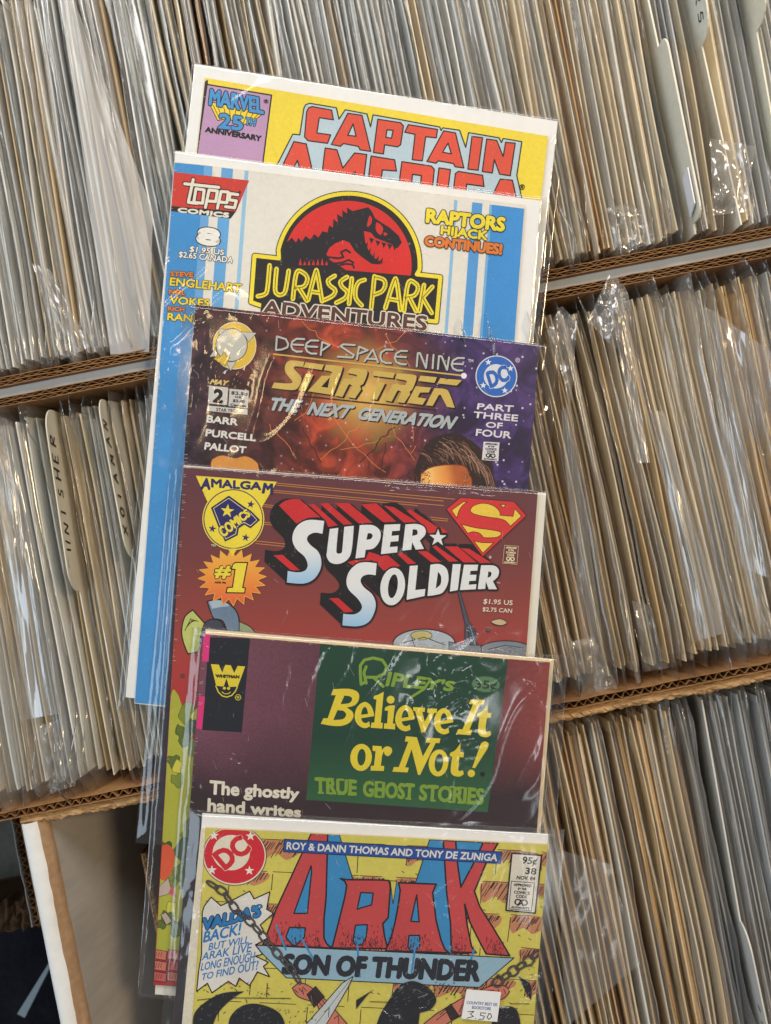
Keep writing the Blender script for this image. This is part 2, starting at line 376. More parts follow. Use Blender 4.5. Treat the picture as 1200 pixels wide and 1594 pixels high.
# ------------------------------------------------------------------ bagged comics standing in the boxes
BAG = film('bag_film', .975, .12, .024, 1.35, .5, 150); BAG_M = film('milky_film', .95, .2, .40, 1.2, .5, 80); LOOSE = film('loose_film', .93, .15, .15, 3.0, .25, 110); BAG_C = film('clear_film', .965, .11, .085, 1.9, .18, 140)
TONES = {  # board edge and comic paper of each kind
    'white': ((234, 234, 230), (204, 200, 192)), 'grey': ((208, 212, 214), (170, 172, 172)), 'cream': ((236, 222, 194), (212, 190, 152)),
    'tan': ((224, 198, 152), (198, 160, 108)), 'brown': ((198, 160, 112), (156, 110, 70)), 'red': ((214, 196, 180), (160, 74, 60)), 'blue': ((206, 208, 210), (84, 112, 150)), 'slate': ((172, 176, 180), (122, 125, 128))}
def grid_block(x0, x1, y0, y1, z0, z1, f, ny=10, nzr=(0, .6, .83, .94, 1)):
    """A thin standing block x0..x1 thick, bent by f(y, z) -> dx."""
    vs, fs = [], []
    m = len(nzr)
    for x in (x0, x1):
        for i in range(ny+1):
            y = y0+(y1-y0)*i/ny
            for r in nzr:
                z = z0+(z1-z0)*r; vs.append((x+f(y, z), y, z))
    h = (ny+1)*m
    for i in range(ny):
        for j in range(m-1):
            a = i*m+j; fs.append((a, a+1, a+m+1, a+m)); a += h; fs.append((a, a+m, a+m+1, a+1))
        a = i*m+m-1; fs.append((a, a+h, a+h+m, a+m))
    for i in (0, ny):
        for j in range(m-1): a = i*m+j; fs.append((a, a+h, a+h+1, a+1))
    return vs, fs
def local_mesh(name, vs, fs, mat, parent, smooth=False, mi=None):
    o = mesh(name, vs, fs, mat, None, mi, smooth); o.parent = parent; return o
def bag_shell(x0, x1, w, z0, zt, f, seed, rise, amp=1.0):
    """The polybag round one standing comic: front and back sheet, crinkled fold on top, flat fins at the sides."""
    rows = [z0, -.10, -.05, -.028, -.016, -.008, -.003]
    rows = [z for z in rows if z < zt-.002]+[zt, zt+rise*.45, zt+rise*.8, zt+rise]
    prof = []
    for k, z in enumerate(rows):
        t = max(0, (z-zt)/rise) if rise else 0
        prof.append((0, z, t))
    m = len(rows); ny = 30; vs, fs = [], []
    lean = R.uniform(-1.3, 1.3); pk = [(s, R.uniform(.4, 2.0) if R.random() < PEAK[0] else 0, R.uniform(.006, .022)) for s in (1, -1)]
    mid = (x0+x1)/2; hw = (x1-x0)/2+.0004
    def P(i, k, side):
        y = -w/2+w*i/ny; z = rows[k]; t = prof[k][2]
        e = min(1, max(.10, (w/2-abs(y)-.002)/.008)); c = hw*e*(1-.72*t)
        x = mid+side*c + f(y, z)
        q = amp*(.00030*nz(y*16, z*40, seed)+.00013*nz(y*110, z*60, seed+9))
        x += q*(1+2*t) + side*amp*.00022*nz(y*60, z*70, seed+20+side) + lean*t*t*.0022*(1+.8*nz(y*16, 1, seed))+t*.0008*nz(y*60, z*50, seed+31)
        if 1-e > .15: x += (1-e)*(.0034*nz(z*30, seed, 2+(y > 0))+.0012*nz(z*120, seed, 5+(y > 0)))
        zz = z + t*.0011*nz(y*18, seed, 7) + t*.0003*nz(y*90, seed, 8)
        for sd, ph, off in pk:
            if ph:
                g = math.exp(-((y-sd*(w/2-off))/.011)**2); zz += t*rise*ph*g; x += t*g*ph*.0016*lean
        zz -= .0035*(1-e)*(.6+.8*nz(seed, 3, y > 0))
        return (x, y, zz)
    for side in (-1, 1):
        for i in range(ny+1):
            for k in range(m): vs.append(P(i, k, side))
    h = (ny+1)*m
    for i in range(ny):
        for k in range(m-1):
            a = i*m+k; fs.append((a, a+m, a+m+1, a+1)); a += h; fs.append((a, a+1, a+m+1, a+m))
        a = i*m+m-1; fs.append((a, a+m, a+m+h, a+h))
    for i in (0, ny):
        for k in range(m-1): a = i*m+k; fs.append((a, a+1, a+1+h, a+h))
    return vs, fs
def proj(p): k = H/(H-p.z); return 600+p.x*k/S, 797-p.y*k/S
RISE = [.0025, .006]; PEAK = [.25]
def stand_comic(u, vc, zt, rot, lean, bow, tone, seed, where, group, flip=1, w=.168, film_m=None, rise=None):
    """One bagged and boarded comic on edge in a box, local x along the box, y across it, z up."""
    o = uv(u, vc, 0); ob = empty('bagged_comic', (o.x, o.y, zt), (0, 0, AN+rot))
    lt = math.tan(lean)
    bow2 = R.uniform(-.001, .001)
    f = lambda y, z: lt*(z if z > -.045 else -.045+.25*(z+.045)) + bow*(1-(y/.09)**2) + bow2*math.sin(y*38+seed)
    th = R.choice([.0007, .0009, .0010, .0012, .0017]); z0 = FLOOR+.006-zt
    bc, pc = TONES[tone]; j = R.randint(-7, 7)
    bm = paper('board_%s_%d' % (tone, j//4), tuple(min(255, max(0, v+(j//4)*7)) for v in bc), .6, .05, 500)
    cm = paper('pages_%s_%d' % (tone, j//4), tuple(min(255, max(0, v+(j//4)*9)) for v in pc), .55, .2, 700)
    xb = (-.0007, 0) if flip > 0 else (0, .0007); xc = (.0001, th) if flip > 0 else (-th, -.0001)
    vs, fs = grid_block(*xb, -w/2-.003, w/2+.003, z0, 0, f); local_mesh('backing_board', vs, fs, bm, ob)
    dz = R.uniform(.001, .004)
    vs, fs = grid_block(*xc, -w/2+R.uniform(-.003, 0), w/2-R.uniform(0, .003), z0, -dz, f); local_mesh('comic_book', vs, fs, cm, ob)
    lo, hi = min(xb[0], xc[0]), max(xb[1], xc[1])
    vs, fs = bag_shell(lo, hi, w+R.uniform(.014, .024), z0-.001, 0, f, seed*1.37, R.uniform(*RISE))
    local_mesh('plastic_bag', vs, fs, film_m or (BAG if R.random() < .8 else BAG_C), ob, True)
    tag(ob, where, 'comic', group)
    return ob, f
def pick(t, mix):
    return R.choices(list(mix), list(mix.values()))[0]
def sstep(x): x = min(1, max(0, x)); return x*x*(3-2*x)
def row(vc, u0, u1, pitch, zf, mixf, wheref, keep, seed0, yawf, leanf, flipf):
    u, k, made = u0, 0, []
    while u < u1:
        s = seed0+k*3.1
        pxl = proj(uv(u, vc, -.004))
        xs, ys = zip(*[proj(uv(u, vc+q, z)) for q in (-.09, .09) for z in (0, -.04)])
        seen = max(xs) > -20 and min(xs) < 1220 and max(ys) > -20 and min(ys) < 1620
        if seen and keep(u):
            tone = pick(R, mixf(pxl[0])); wh, grp = wheref(pxl[0], tone)
            ob, f = stand_comic(u, vc+R.uniform(-.002, .002), zf(u, k), yawf(u)+R.uniform(-.008, .008), leanf(u)+R.uniform(-.012, .012), .0022*nz(u*14, seed0, 4), tone, s, wh, grp, flipf(pxl[0]))
            made.append((u, ob, f))
        u += pitch*R.uniform(.80, 1.22); k += 1
        if R.random() < .05: u += .0025
    return made
def ux(u, v): return proj(uv(u, v, -.005))[0]
VA = V1-.0068-.004-.0885
def where_for(rowname):
    def wf(x, tone):
        if rowname == 'top': pos = 'left of' if x < 285 else 'right of' if x > 850 else 'straight above'
        else: pos = 'left of' if x < 600 else 'right of'
        return ('%s-edged bagged comic standing in the %s box, %s the fanned comics' % (tone, rowname, pos), '%s-edged bagged comics in the %s box %s the fan' % (tone, rowname, pos))
    return wf
def mix_top(x):
    if x < 300: return {'white': 6, 'grey': 3, 'cream': 1.6, 'brown': .6, 'tan': .5, 'red': .3}
    if x < 560: return {'white': 5, 'grey': 3, 'tan': 1.2, 'brown': .7, 'cream': 1.6, 'blue': .15}
    if x < 800: return {'grey': 4, 'white': 4, 'cream': 2, 'tan': 1.5}
    if x < 1010: return {'cream': 6, 'tan': 1.8, 'white': 3, 'brown': .5, 'red': .5}
    return {'grey': 4, 'white': 2, 'slate': 3, 'cream': 1}
gap_top = [to_uv(x, y, 0) for x, y in ((1052, 200), (1098, 60), (1185, 100))]
def clear(u, v, lst, d=.004): return all(abs(u-a) > d for a in lst)
SPECIAL_TOP = [to_uv(1050, 215)[0], to_uv(1088, 40)[0], to_uv(1172, 60)[0]]
def lean_top(u):
    x = proj(uv(u, VA, 0))[0]
    return -.05+.35*sstep((x-255)/130)-.16*sstep((x-500)/500)+.03*nz(u*16, 8, 1)
top_row = row(VA, -.275, .275, .0033, lambda u, k: -.003+.0025*nz(u*30, 2, 1)+R.uniform(-.0018, .0018), mix_top, where_for('top'),
    lambda u: clear(u, VA, SPECIAL_TOP, .0035), 11, lambda u: -.02*nz(u*9, 3, 3)+(-.03 if u < -.1 else 0), lean_top, lambda x: 1 if x > 330 else -1)
VB = V1+.0071+.006+.0885
def mix_mid(x):
    if x < 600: return {'white': 6, 'grey': 1, 'cream': 3.5, 'tan': .5, 'blue': .15}
    return {'cream': 6, 'tan': 4.5, 'white': .8, 'brown': .7, 'red': .15} if x < 1090 else {'cream': 5, 'tan': 4, 'white': 2, 'grey': .4}
SPECIAL_MID = [to_uv(95, 780)[0], to_uv(180, 770)[0]]
def keep_mid(u):
    a = ux(u, VB-.088); b = ux(u, VB+.088)
    return (a < 262 or b > 805) and clear(u, VB, SPECIAL_MID, .0036)
RISE[:] = [.004, .010]; PEAK[0] = .5
mid_row = row(VB, -.235, .275, .0035, lambda u, k: -.007+R.uniform(-.0055, .0055), mix_mid, where_for('middle'), keep_mid, 331,
    lambda u: .035*nz(u*11, 1, 9)+(-.02 if u < 0 else .015), lambda u: .05*nz(u*9, 5, 2)+(-.07 if u < 0 else .10), lambda x: 1 if x > 620 else -1)
VC = V2+.0072+.005+.0885
def mix_low(x): return {'tan': 4, 'cream': 5, 'brown': 1, 'white': 1} if x < 1110 else {'slate': 5, 'grey': 2}
SPECIAL_LOW = [to_uv(1150, 1420, -.01)[0]]
RISE[:] = [.002, .006]; PEAK[0] = .35
low_row = row(VC, .02, .29, .0033, lambda u, k: -.012+R.uniform(-.003, .003), mix_low, where_for('front'), lambda u: ux(u, VC+.06) > 800 and clear(u, VC, SPECIAL_LOW, .003), 777,
    lambda u: .02*nz(u*9, 6, 9), lambda u: .04*nz(u*9, 5, 8)+.10, lambda x: 1)
# --- loose bag flaps that stick out of the rows (each belongs to the comic whose bag it is)
def flap(owner, pts, mat, zf, n=16, amp=.0012, seed=1):
    """A bag mouth standing open: a curved sheet between four photo corners, heights zf(s, t)."""
    ob = owner; inv_loc = ob.location; rz = ob.rotation_euler.z
    vs, fs = [], []
    for i in range(n+1):
        for j in range(n+1):
            s, t = i/n, j/n
            x = (pts[0][0]*(1-s)+pts[1][0]*s)*(1-t)+(pts[3][0]*(1-s)+pts[2][0]*s)*t
            y = (pts[0][1]*(1-s)+pts[1][1]*s)*(1-t)+(pts[3][1]*(1-s)+pts[2][1]*s)*t
            z = zf(s, t)+amp*(nz(s*2.2, t*2.2, seed)+1.2*abs(nz(s*3.2, t*3.2, seed+1))+.5*abs(nz(s*7, t*6, seed+2)))
            k = (H-z)/H; p = Vector(((x-600)*S*k, (797-y)*S*k, z))-inv_loc
            vs.append((p.x*math.cos(rz)+p.y*math.sin(rz), -p.x*math.sin(rz)+p.y*math.cos(rz), p.z))
    for i in range(n):
        for j in range(n): a = i*(n+1)+j; fs.append((a, a+1, a+n+2, a+n+1))
    return local_mesh('bag_flap', vs, fs, mat, ob, True)
def nearest(rw, px, py):
    u = to_uv(px, py)[0]; return min(rw, key=lambda q: abs(q[0]-u))[1]
def special(rw, px, py, label):
    o = nearest(rw, px, py); o['label'] = label; return o
o = special(top_row, 120, 200, 'bagged comic with a wide milky bag flap over its neighbours, top box')
flap(o, [(94, -8), (112, -8), (232, 548), (172, 552)], BAG_M, lambda s, t: .003+s*.002-.004*t, 26, .0018, 3)
flap(o, [(112, -8), (114, -4), (238, 330), (232, 548)], BAG_M, lambda s, t: .004-.006*s, 20, .002, 5)
o = special(mid_row, 1110, 560, 'bagged comic with a big clear bag corner folded out to the right, middle box')
flap(o, [(1094, 478), (1108, 482), (1196, 900), (1150, 880)], LOOSE, lambda s, t: -.004+.008*s, 22, .002, 8)
flap(o, [(1108, 482), (1215, 558), (1230, 780), (1165, 800)], LOOSE, lambda s, t: .004-.004*s-.008*t+.004*math.sin(3*s+4*t), 26, .004, 9)
o = special(low_row, 930, 1400, 'tan bagged comic with a rounded clear bag flap lying across its neighbours, front box')
flap(o, [(868, 1322), (950, 1345), (996, 1500), (880, 1600)], BAG_C, lambda s, t: -.004-.002*s, 22, .0006, 12)
o = special(top_row, 1128, 300, 'bagged comic whose crumpled clear bag corner catches the light, top box')
flap(o, [(1105, 215), (1176, 228), (1160, 330), (1110, 335)], LOOSE, lambda s, t: .002-.003*t, 22, .003, 22)
o = special(mid_row, 1060, 800, 'bagged comic with a puffed grey bag bulging between its neighbours, middle box')
flap(o, [(1012, 640), (1034, 640), (1128, 985), (1080, 1000)], LOOSE, lambda s, t: -.001+.005*math.sin(math.pi*s), 26, .0018, 31)
o = special(mid_row, 975, 650, 'bagged comic with gold-glinting crinkled bag front, middle box right of the fan')
flap(o, [(945, 440), (962, 428), (1012, 720), (990, 720)], LOOSE, lambda s, t: -.002+.002*s, 26, .0022, 41)
o = special(mid_row, 905, 850, 'bagged comic with a bright rippled loose bag side, middle box beside the fan')
flap(o, [(872, 640), (888, 630), (950, 1080), (912, 1085)], LOOSE, lambda s, t: .001+.003*math.sin(math.pi*s)-.012*t, 26, .0025, 51)
o = special(mid_row, 30, 800, 'bagged comic with a glossy curled bag edge at the left, middle box')
flap(o, [(-20, 640), (18, 655), (96, 1110), (40, 1120)], LOOSE, lambda s, t: -.003+.004*math.sin(math.pi*s), 26, .0022, 61)
o = special(mid_row, 950, 470, 'bagged comic with a tall grey crumpled bag corner standing against the wall, middle box')
flap(o, [(915, 500), (948, 426), (976, 470), (958, 545)], LOOSE, lambda s, t: .001+.004*s*(1-t), 22, .004, 71)
o = special(mid_row, 880, 520, 'bagged comic with a limp bag corner beside the third fanned comic, middle box')
flap(o, [(848, 520), (874, 476), (898, 500), (888, 640)], LOOSE, lambda s, t: -.002+.003*s, 22, .004, 73)
o = special(mid_row, 1010, 980, 'bagged comic with a wrinkled clear bag tail drooping towards the box wall, middle box')
flap(o, [(984, 935), (1006, 940), (1042, 1040), (1002, 1046)], LOOSE, lambda s, t: -.004-.006*t, 20, .003, 75)
o = special(mid_row, 935, 1000, 'bagged comic whose long clear bag tail hangs over the lower wall, middle box')
flap(o, [(884, 1000), (925, 990), (962, 1072), (906, 1100)], LOOSE, lambda s, t: -.003-.004*t, 20, .003, 77)
o = special(top_row, 965, 330, 'cream comic with a crumpled glossy bag end above the box wall, top box')
flap(o, [(940, 325), (985, 315), (1022, 372), (968, 398)], LOOSE, lambda s, t: -.002-.004*t, 20, .003, 79)
o = special(top_row, 90, 480, 'bagged comic with a folded glinting bag corner near the lower end, top box left')
flap(o, [(50, 410), (78, 420), (140, 540), (95, 560)], LOOSE, lambda s, t: .001-.004*t, 20, .003, 81)
o = special(mid_row, 120, 1150, 'bagged comic with a stiff clear bag end poking over the lower wall, middle box')
flap(o, [(60, 1130), (92, 1120), (118, 1222), (78, 1236)], LOOSE, lambda s, t: -.003-.004*t, 20, .003, 83)
# --- handwritten divider cards
def divider(u, vc, zt, rot, lean, h, y0, y1, label, strokes, side, rgb=(208, 202, 184), th=.0006, ink_w=.0011, round_=.012, parts=()):
    """A cream card with a raised tab from y0 to y1 (local, + is up the picture); handwriting as ink strokes on the face at `side`."""
    o = uv(u, vc, 0); ob = empty('divider_card', (o.x, o.y, zt), (0, 0, AN+rot)); tag(ob, label, 'divider', 'handwritten divider cards')
    z0 = FLOOR+.006-zt; w = .178; out = [(-w/2, z0), (w/2, z0), (w/2, 0)]
    r = round_; lt = math.tan(lean)
    def arc(cx, cz, a0, a1): return [(cx+r*math.cos(math.radians(a0+(a1-a0)*k/6)), cz+min(r, h)*math.sin(math.radians(a0+(a1-a0)*k/6))) for k in range(7)]
    hh = min(r, h)
    out += ([(y1, 0)] if y1 < w/2 else [])+arc(y1-r, h-hh, 0, 90)+arc(y0+r, h-hh, 90, 180)+([(y0, 0)] if y0 > -w/2 else [])+[(-w/2, 0)]
    bend = lambda y, z: lt*z+.0012*math.sin(y*25+u*90)+.004*max(0, z)*nz(y*30, u, 1)*4
    tri = geometry.tessellate_polygon([[Vector((a, b, 0)) for a, b in out]]); n = len(out)
    # finer faces along the tab so that the card can bend
    vs = [(x+bend(y, z), y, z) for x in (0, th) for y, z in out]
    fs = [t for t in tri]+[tuple(i+n for i in t[::-1]) for t in tri]+[(k, (k+1) % n, (k+1) % n+n, k+n) for k in range(n)]
    local_mesh('card', vs, fs, paper('divider_%02x%02x%02x' % rgb, rgb, .6, .06, 300), ob)
    iv, jf = [], []
    for st in strokes:
        for a, b in zip(st, st[1:]):
            d = math.hypot(b[0]-a[0], b[1]-a[1]) or 1; nx, nz_ = -(b[1]-a[1])/d*ink_w/2, (b[0]-a[0])/d*ink_w/2
            e = (len(jf) % 5)*4e-6; x = th+.00004+e if side > 0 else -.00004-e; k = len(iv)
            for q, sg in ((a, 1), (b, 1), (b, -1), (a, -1)):
                y, z = q[0]+sg*nx, q[1]+sg*nz_; iv.append((x+bend(y, z), y, z))
            jf.append((k, k+1, k+2, k+3))
    if iv: local_mesh('handwriting', iv, jf, ink((24, 24, 28)), ob)
    return ob
HAND = {'P': [[(0, 0), (0, 1), (.6, .9), (.6, .55), (0, .5)]], 'U': [[(0, 1), (.05, .1), (.5, 0), (.6, 1)]], 'N': [[(0, 0), (.05, 1), (.55, 0), (.6, 1)]],
    'I': [[(.2, 0), (.2, 1)]], 'S': [[(.6, .9), (.2, 1), (.1, .6), (.55, .45), (.5, .05), (0, .05)]], 'H': [[(0, 0), (0, 1)], [(.55, 0), (.6, 1)], [(0, .5), (.6, .5)]],
    'E': [[(.55, 1), (0, 1), (0, 0), (.6, 0)], [(0, .5), (.45, .5)]], 'R': [[(0, 0), (0, 1), (.6, .85), (.5, .55), (0, .5), (.65, 0)]], 'B': [[(0, 0), (0, 1), (.5, .9), (.1, .55), (.6, .3), (0, 0)]],
    'A': [[(0, 0), (.3, 1), (.6, 0)], [(.1, .4), (.5, .4)]], 'T': [[(0, 1), (.6, 1)], [(.3, 1), (.3, 0)]], 'M': [[(0, 0), (.1, 1), (.35, .3), (.6, 1), (.7, 0)]],
    'D': [[(0, .05), (.1, 1), (.55, .7), (.5, .15), (-.05, 0)]], 'e': [[(.05, .35), (.5, .4), (.3, .65), (.05, .4), (.15, .02), (.5, .1)]], 'w': [[(0, .6), (.15, .05), (.3, .5), (.45, .05), (.65, .6)]],
    'O': [[(.3, 1), (0, .6), (.1, .1), (.5, 0), (.6, .6), (.3, 1)]], '.': [[(.2, 0), (.3, .12)]], 'C': [[(.6, .9), (.2, 1), (0, .5), (.2, 0), (.6, .1)]], 'X': [[(0, 0), (.6, 1)], [(0, 1), (.6, 0)]]}
def write(word, ystart, yend, zb, zh, flip=False):
    """Letters run along the tab from ystart to yend."""
    out = []; n = len(word); st = (yend-ystart)/n
    for i, c in enumerate(word):
        for s in HAND.get(c, []): out.append([(ystart+st*(i+.78*x+.12*nz(i*3.1, x*3, 1)+.12*z), zb+zh*(z*(.85+.3*nz(i*1.7, 4, 4))+.12*nz(i*2.3, x*2, 9))) for x, z in s])
    return out
# middle box, left: two cards whose faces look to the right
divider(SPECIAL_MID[0], VB, -.003, -.02, .05, .0135, .001, .089, 'cream divider with a whole black handwritten word on its tab, middle box', write('PUNISHER', .012, .080, .004, .008), 1)
divider(SPECIAL_MID[1], VB, -.002, -.03, .06, .0135, .012, .089, 'cream divider with half hidden black handwriting, middle box closest to the fan', write('XOIAMAN', .023, .082, .004, .008), 1)
# top box, right: faces look to the left
dew = divider(SPECIAL_TOP[0], VA, .000, .0, -.05, .0125, -.084, .002, 'cream divider reading Dew with a white patch at its rounded lower end, top box', write('Dew', -.010, -.030, .0035, .0055), -1, (228, 224, 206), .0009, .0006, .006)
divider(SPECIAL_TOP[1], VA, .001, .0, -.05, .0145, -.002, .089, 'curved cream divider tab ending in the letters ORS, top box at the upper right', write('ORS', .030, .003, .003, .008), -1, (230, 228, 214), .0008, .0007)
divider(SPECIAL_TOP[2], VA, .003, .0, -.05, .015, -.001, .089, 'pale divider tab with black ink dots in the top right corner', [[(.022, .010), (.0195, .011)], [(.012, .005), (.0105, .006)]], -1, (230, 226, 208), .0008, .0018)
divider(SPECIAL_LOW[0], VC, -.008, .0, -.08, .012, -.089, -.02, 'grey divider with a sloped shoulder and small ink marks, front box at the right', [[(-.06, .003), (-.062, .006)], [(-.068, .003), (-.071, .006)]], -1, (206, 204, 196), .0008, .0011)
# ------------------------------------------------------------------ the six bagged comics fanned out on top
def lerp(a, b, t): return (a[0]+(b[0]-a[0])*t, a[1]+(b[1]-a[1])*t)
def bil(q, s, t): return lerp(lerp(q[0], q[1], s), lerp(q[3], q[2], s), t)
def sstep(x): x = min(1, max(0, x)); return x*x*(3-2*x)
def top_bag(lie, quad, marg, parent, org, seed, nx=160, ny=250, amp=1.0, creases=(), ridges=()):
    """Polybag of a comic lying flat: crinkled top sheet that dips to sealed edges, plain back sheet. marg: left, top, right, bottom in pixels."""
    vs, fs = [], []; ml, mt, mr, mb = marg
    wpx = math.dist(quad[0], quad[1]); hpx = math.dist(quad[0], quad[3])
    for j in range(ny+1):
        t = (j/ny)**1.25
        for i in range(nx+1):
            s = .55*i/nx+.45*(.5-.5*math.cos(math.pi*i/nx)); x, y = bil(quad, s, t); dl, dr, dt, db = s*wpx, (1-s)*wpx, t*hpx, (1-t)*hpx
            e = min(sstep(dl/ml), sstep(dr/mr), math.sin(min(1, dt/mt)*math.pi/2), sstep(db/mb))
            a, b = x*S*1000, y*S*1000                       # millimetres
            w = .00022*nz(a/38, b/52, seed)+.00012*nz(a/11, b/19, seed+3)
            r = 1-abs(nz((a+.5*b)/20, (b-.4*a)/46, seed+7)); w += .00030*max(0, r-.86)/.14
            edge = 1-min(dl/(ml*2.2), dr/(mr*2.2), dt/(mt*2.5), 1) if min(dl/(ml*2.2), dr/(mr*2.2), dt/(mt*2.5)) < 1 else 0
            w += edge*(.0006*nz(a/6, b/18, seed+11)+.0003*nz(a/2.6, b/8, seed+13))
            if dl < 5: w += .0005*(1-dl/5)
            if dr < 5: w += .0005*(1-dr/5)
            for (ax, ay, bx, by, wid, hgt) in ridges:
                if min(ax, bx)-3*wid < x < max(ax, bx)+3*wid and min(ay, by)-3*wid < y < max(ay, by)+3*wid:
                    vx, vy = bx-ax, by-ay; l2 = vx*vx+vy*vy; q = ((x-ax)*vx+(y-ay)*vy)/l2
                    if -.1 < q < 1.1:
                        q = min(1, max(0, q)); off = 6*nz(q*4, ax, ay)
                        d = ((x-ax)*vy-(y-ay)*vx)/math.sqrt(l2)+off
                        w += hgt*math.exp(-(d/wid)**2)*math.sin(math.pi*min(1, max(0, q)))*(.7+.6*nz(q*9, bx, 2))
            for (cx, cy, rad, hgt, fa, fb) in creases:
                d = math.hypot(x-cx, y-cy)/rad
                if d < 1: w += hgt*(1-d*d)**2*(nz((a*fa+b*fb)/4.5, (b*fa-a*fb)/13, seed+17)+.3*nz(a/2.6, b/2.6, seed+18))
            vs.append(lie(x, y, -.0016+.0026*e+amp*w*(.35+.65*e)))
    for j in range(ny):
        for i in range(nx): k = j*(nx+1)+i; fs.append((k, k+nx+1, k+nx+2, k+1))
    k = len(vs); vs += [lie(*q, -.0023) for q in quad]; fs.append((k, k+1, k+2, k+3))
    # rolled front edge closes the two sheets
    n = nx
    b = len(vs); vs += [lie(*bil(quad, i/nx, 0), -.0023) for i in range(nx+1)]
    for i in range(nx): fs.append((i, i+1, b+i+1, b+i))
    return mesh('plastic_bag', vs, fs, FILM_TOP, parent, smooth=True, origin=org)
FILM_TOP = film('fan_film', .985, .105, .006, 1.5, .03, 120)
ZP = [.0150]
TILT = .040
def fan_comic(k, pytop, board, cover, bag, marg, label, cover_mat, boardc=(236, 237, 236), art=None, seed=1, amp=1.0, creases=(), ridges=()):
    # heights: every comic rests its lower end on the boxes and its upper end on the one before
    zt = HZ[k]; lie = Lie(zt, pytop, TILT)
    org = lie(*bil(cover, .5, .5), -.0025); e = empty('bagged_comic', org)
    tag(e, label, 'comic', 'bagged comics fanned out on top')
    vs, fs = slab([lie(*q, -.0012) for q in board][::-1], .0008); mesh('backing_board', vs, fs, paper('fan_board_%02x%02x%02x' % boardc, boardc, .55, .03, 300), e, origin=org)
    vs, fs = slab([lie(*q, 0) for q in cover][::-1], .00115)
    pg = paper('page_edges', (206, 190, 160), .7, .12, 2500)
    cb = mesh('comic_book', vs, fs, [cover_mat, pg], e, [0, 1]+[1]*len(cover), origin=org)
    pr = Print(lie, .00002, org); pr.clip = cover; art(pr, cover)
    wr = random.Random(seed*17); pr.zoom(0, 0, 1); pr.up(2)
    for i in range(70):
        v = wr.random(); a_ = lerp(cover[0], cover[3], v*.6); b_ = lerp(cover[0], cover[1], v)
        if i % 2: pr.line_px([a_, (a_[0]+wr.uniform(1.5, 7), a_[1]+wr.uniform(-1, 1))], wr.uniform(.3, .7), (198, 188, 172))
        else: pr.line_px([b_, (b_[0]+wr.uniform(-6, 6), b_[1]+wr.uniform(.6, 2))], wr.uniform(.4, 1.0), (206, 198, 182))
    for i in range(26):
        c_ = bil(cover, wr.random(), wr.random()*.5); an_ = wr.uniform(-.6, .6)+1.2; ln_ = wr.uniform(3, 16)
        pr.line_px([c_, (c_[0]+ln_*math.cos(an_), c_[1]+ln_*math.sin(an_))], wr.uniform(.2, .4), (196, 186, 172))
    pp = mesh('cover_print', pr.vs, pr.fs, pr.ms, cb, pr.mi, origin=org)
    top_bag(lie, bag, marg, e, org, seed, amp=amp, creases=creases, ridges=ridges)
    return e, lie, org
HZ = []
z1, y1 = .0145, 97
for k, y in enumerate((97, 233, 474, 724, 980, 1268)):
    HZ.append(z1 - TILT*(y-97)*S + k*.0033)
def grad(name, stops, axis=(0, -1, 0), lo=0, hi=.26, nscale=0, namt=0, rough=.42, offs=(0, 0, 0)):
    """Printed colour blend along an axis of the sheet (object space, metres)."""
    m, nt, b = nodes(name); tc = N(nt, 'ShaderNodeTexCoord')
    dp = N(nt, 'ShaderNodeVectorMath', operation='DOT_PRODUCT'); dp.inputs[1].default_value = axis; nt.links.new(tc.outputs['Object'], dp.inputs[0])
    mr = N(nt, 'ShaderNodeMapRange'); mr.inputs[1].default_value = lo; mr.inputs[2].default_value = hi; nt.links.new(dp.outputs['Value'], mr.inputs[0]); v = mr.outputs[0]
    if namt:
        n1 = N(nt, 'ShaderNodeTexNoise', i_Scale=nscale, i_Detail=6); nt.links.new(tc.outputs['Object'], n1.inputs['Vector'])
        ma = N(nt, 'ShaderNodeMath', operation='MULTIPLY_ADD'); ma.inputs[1].default_value = namt; nt.links.new(n1.outputs[0], ma.inputs[0]); nt.links.new(v, ma.inputs[2])
        sb = N(nt, 'ShaderNodeMath', operation='SUBTRACT'); sb.inputs[1].default_value = namt*.5; nt.links.new(ma.outputs[0], sb.inputs[0]); v = sb.outputs[0]
    nt.links.new(ramp(nt, v, [(p, lin(c)) for p, c in stops]), b.inputs['Base Color'])
    b.inputs['Roughness'].default_value = rough; b.inputs['Specular IOR Level'].default_value = .35
    return m
YEL, RED, BLU = (240, 218, 62), (222, 84, 62), (74, 150, 214)
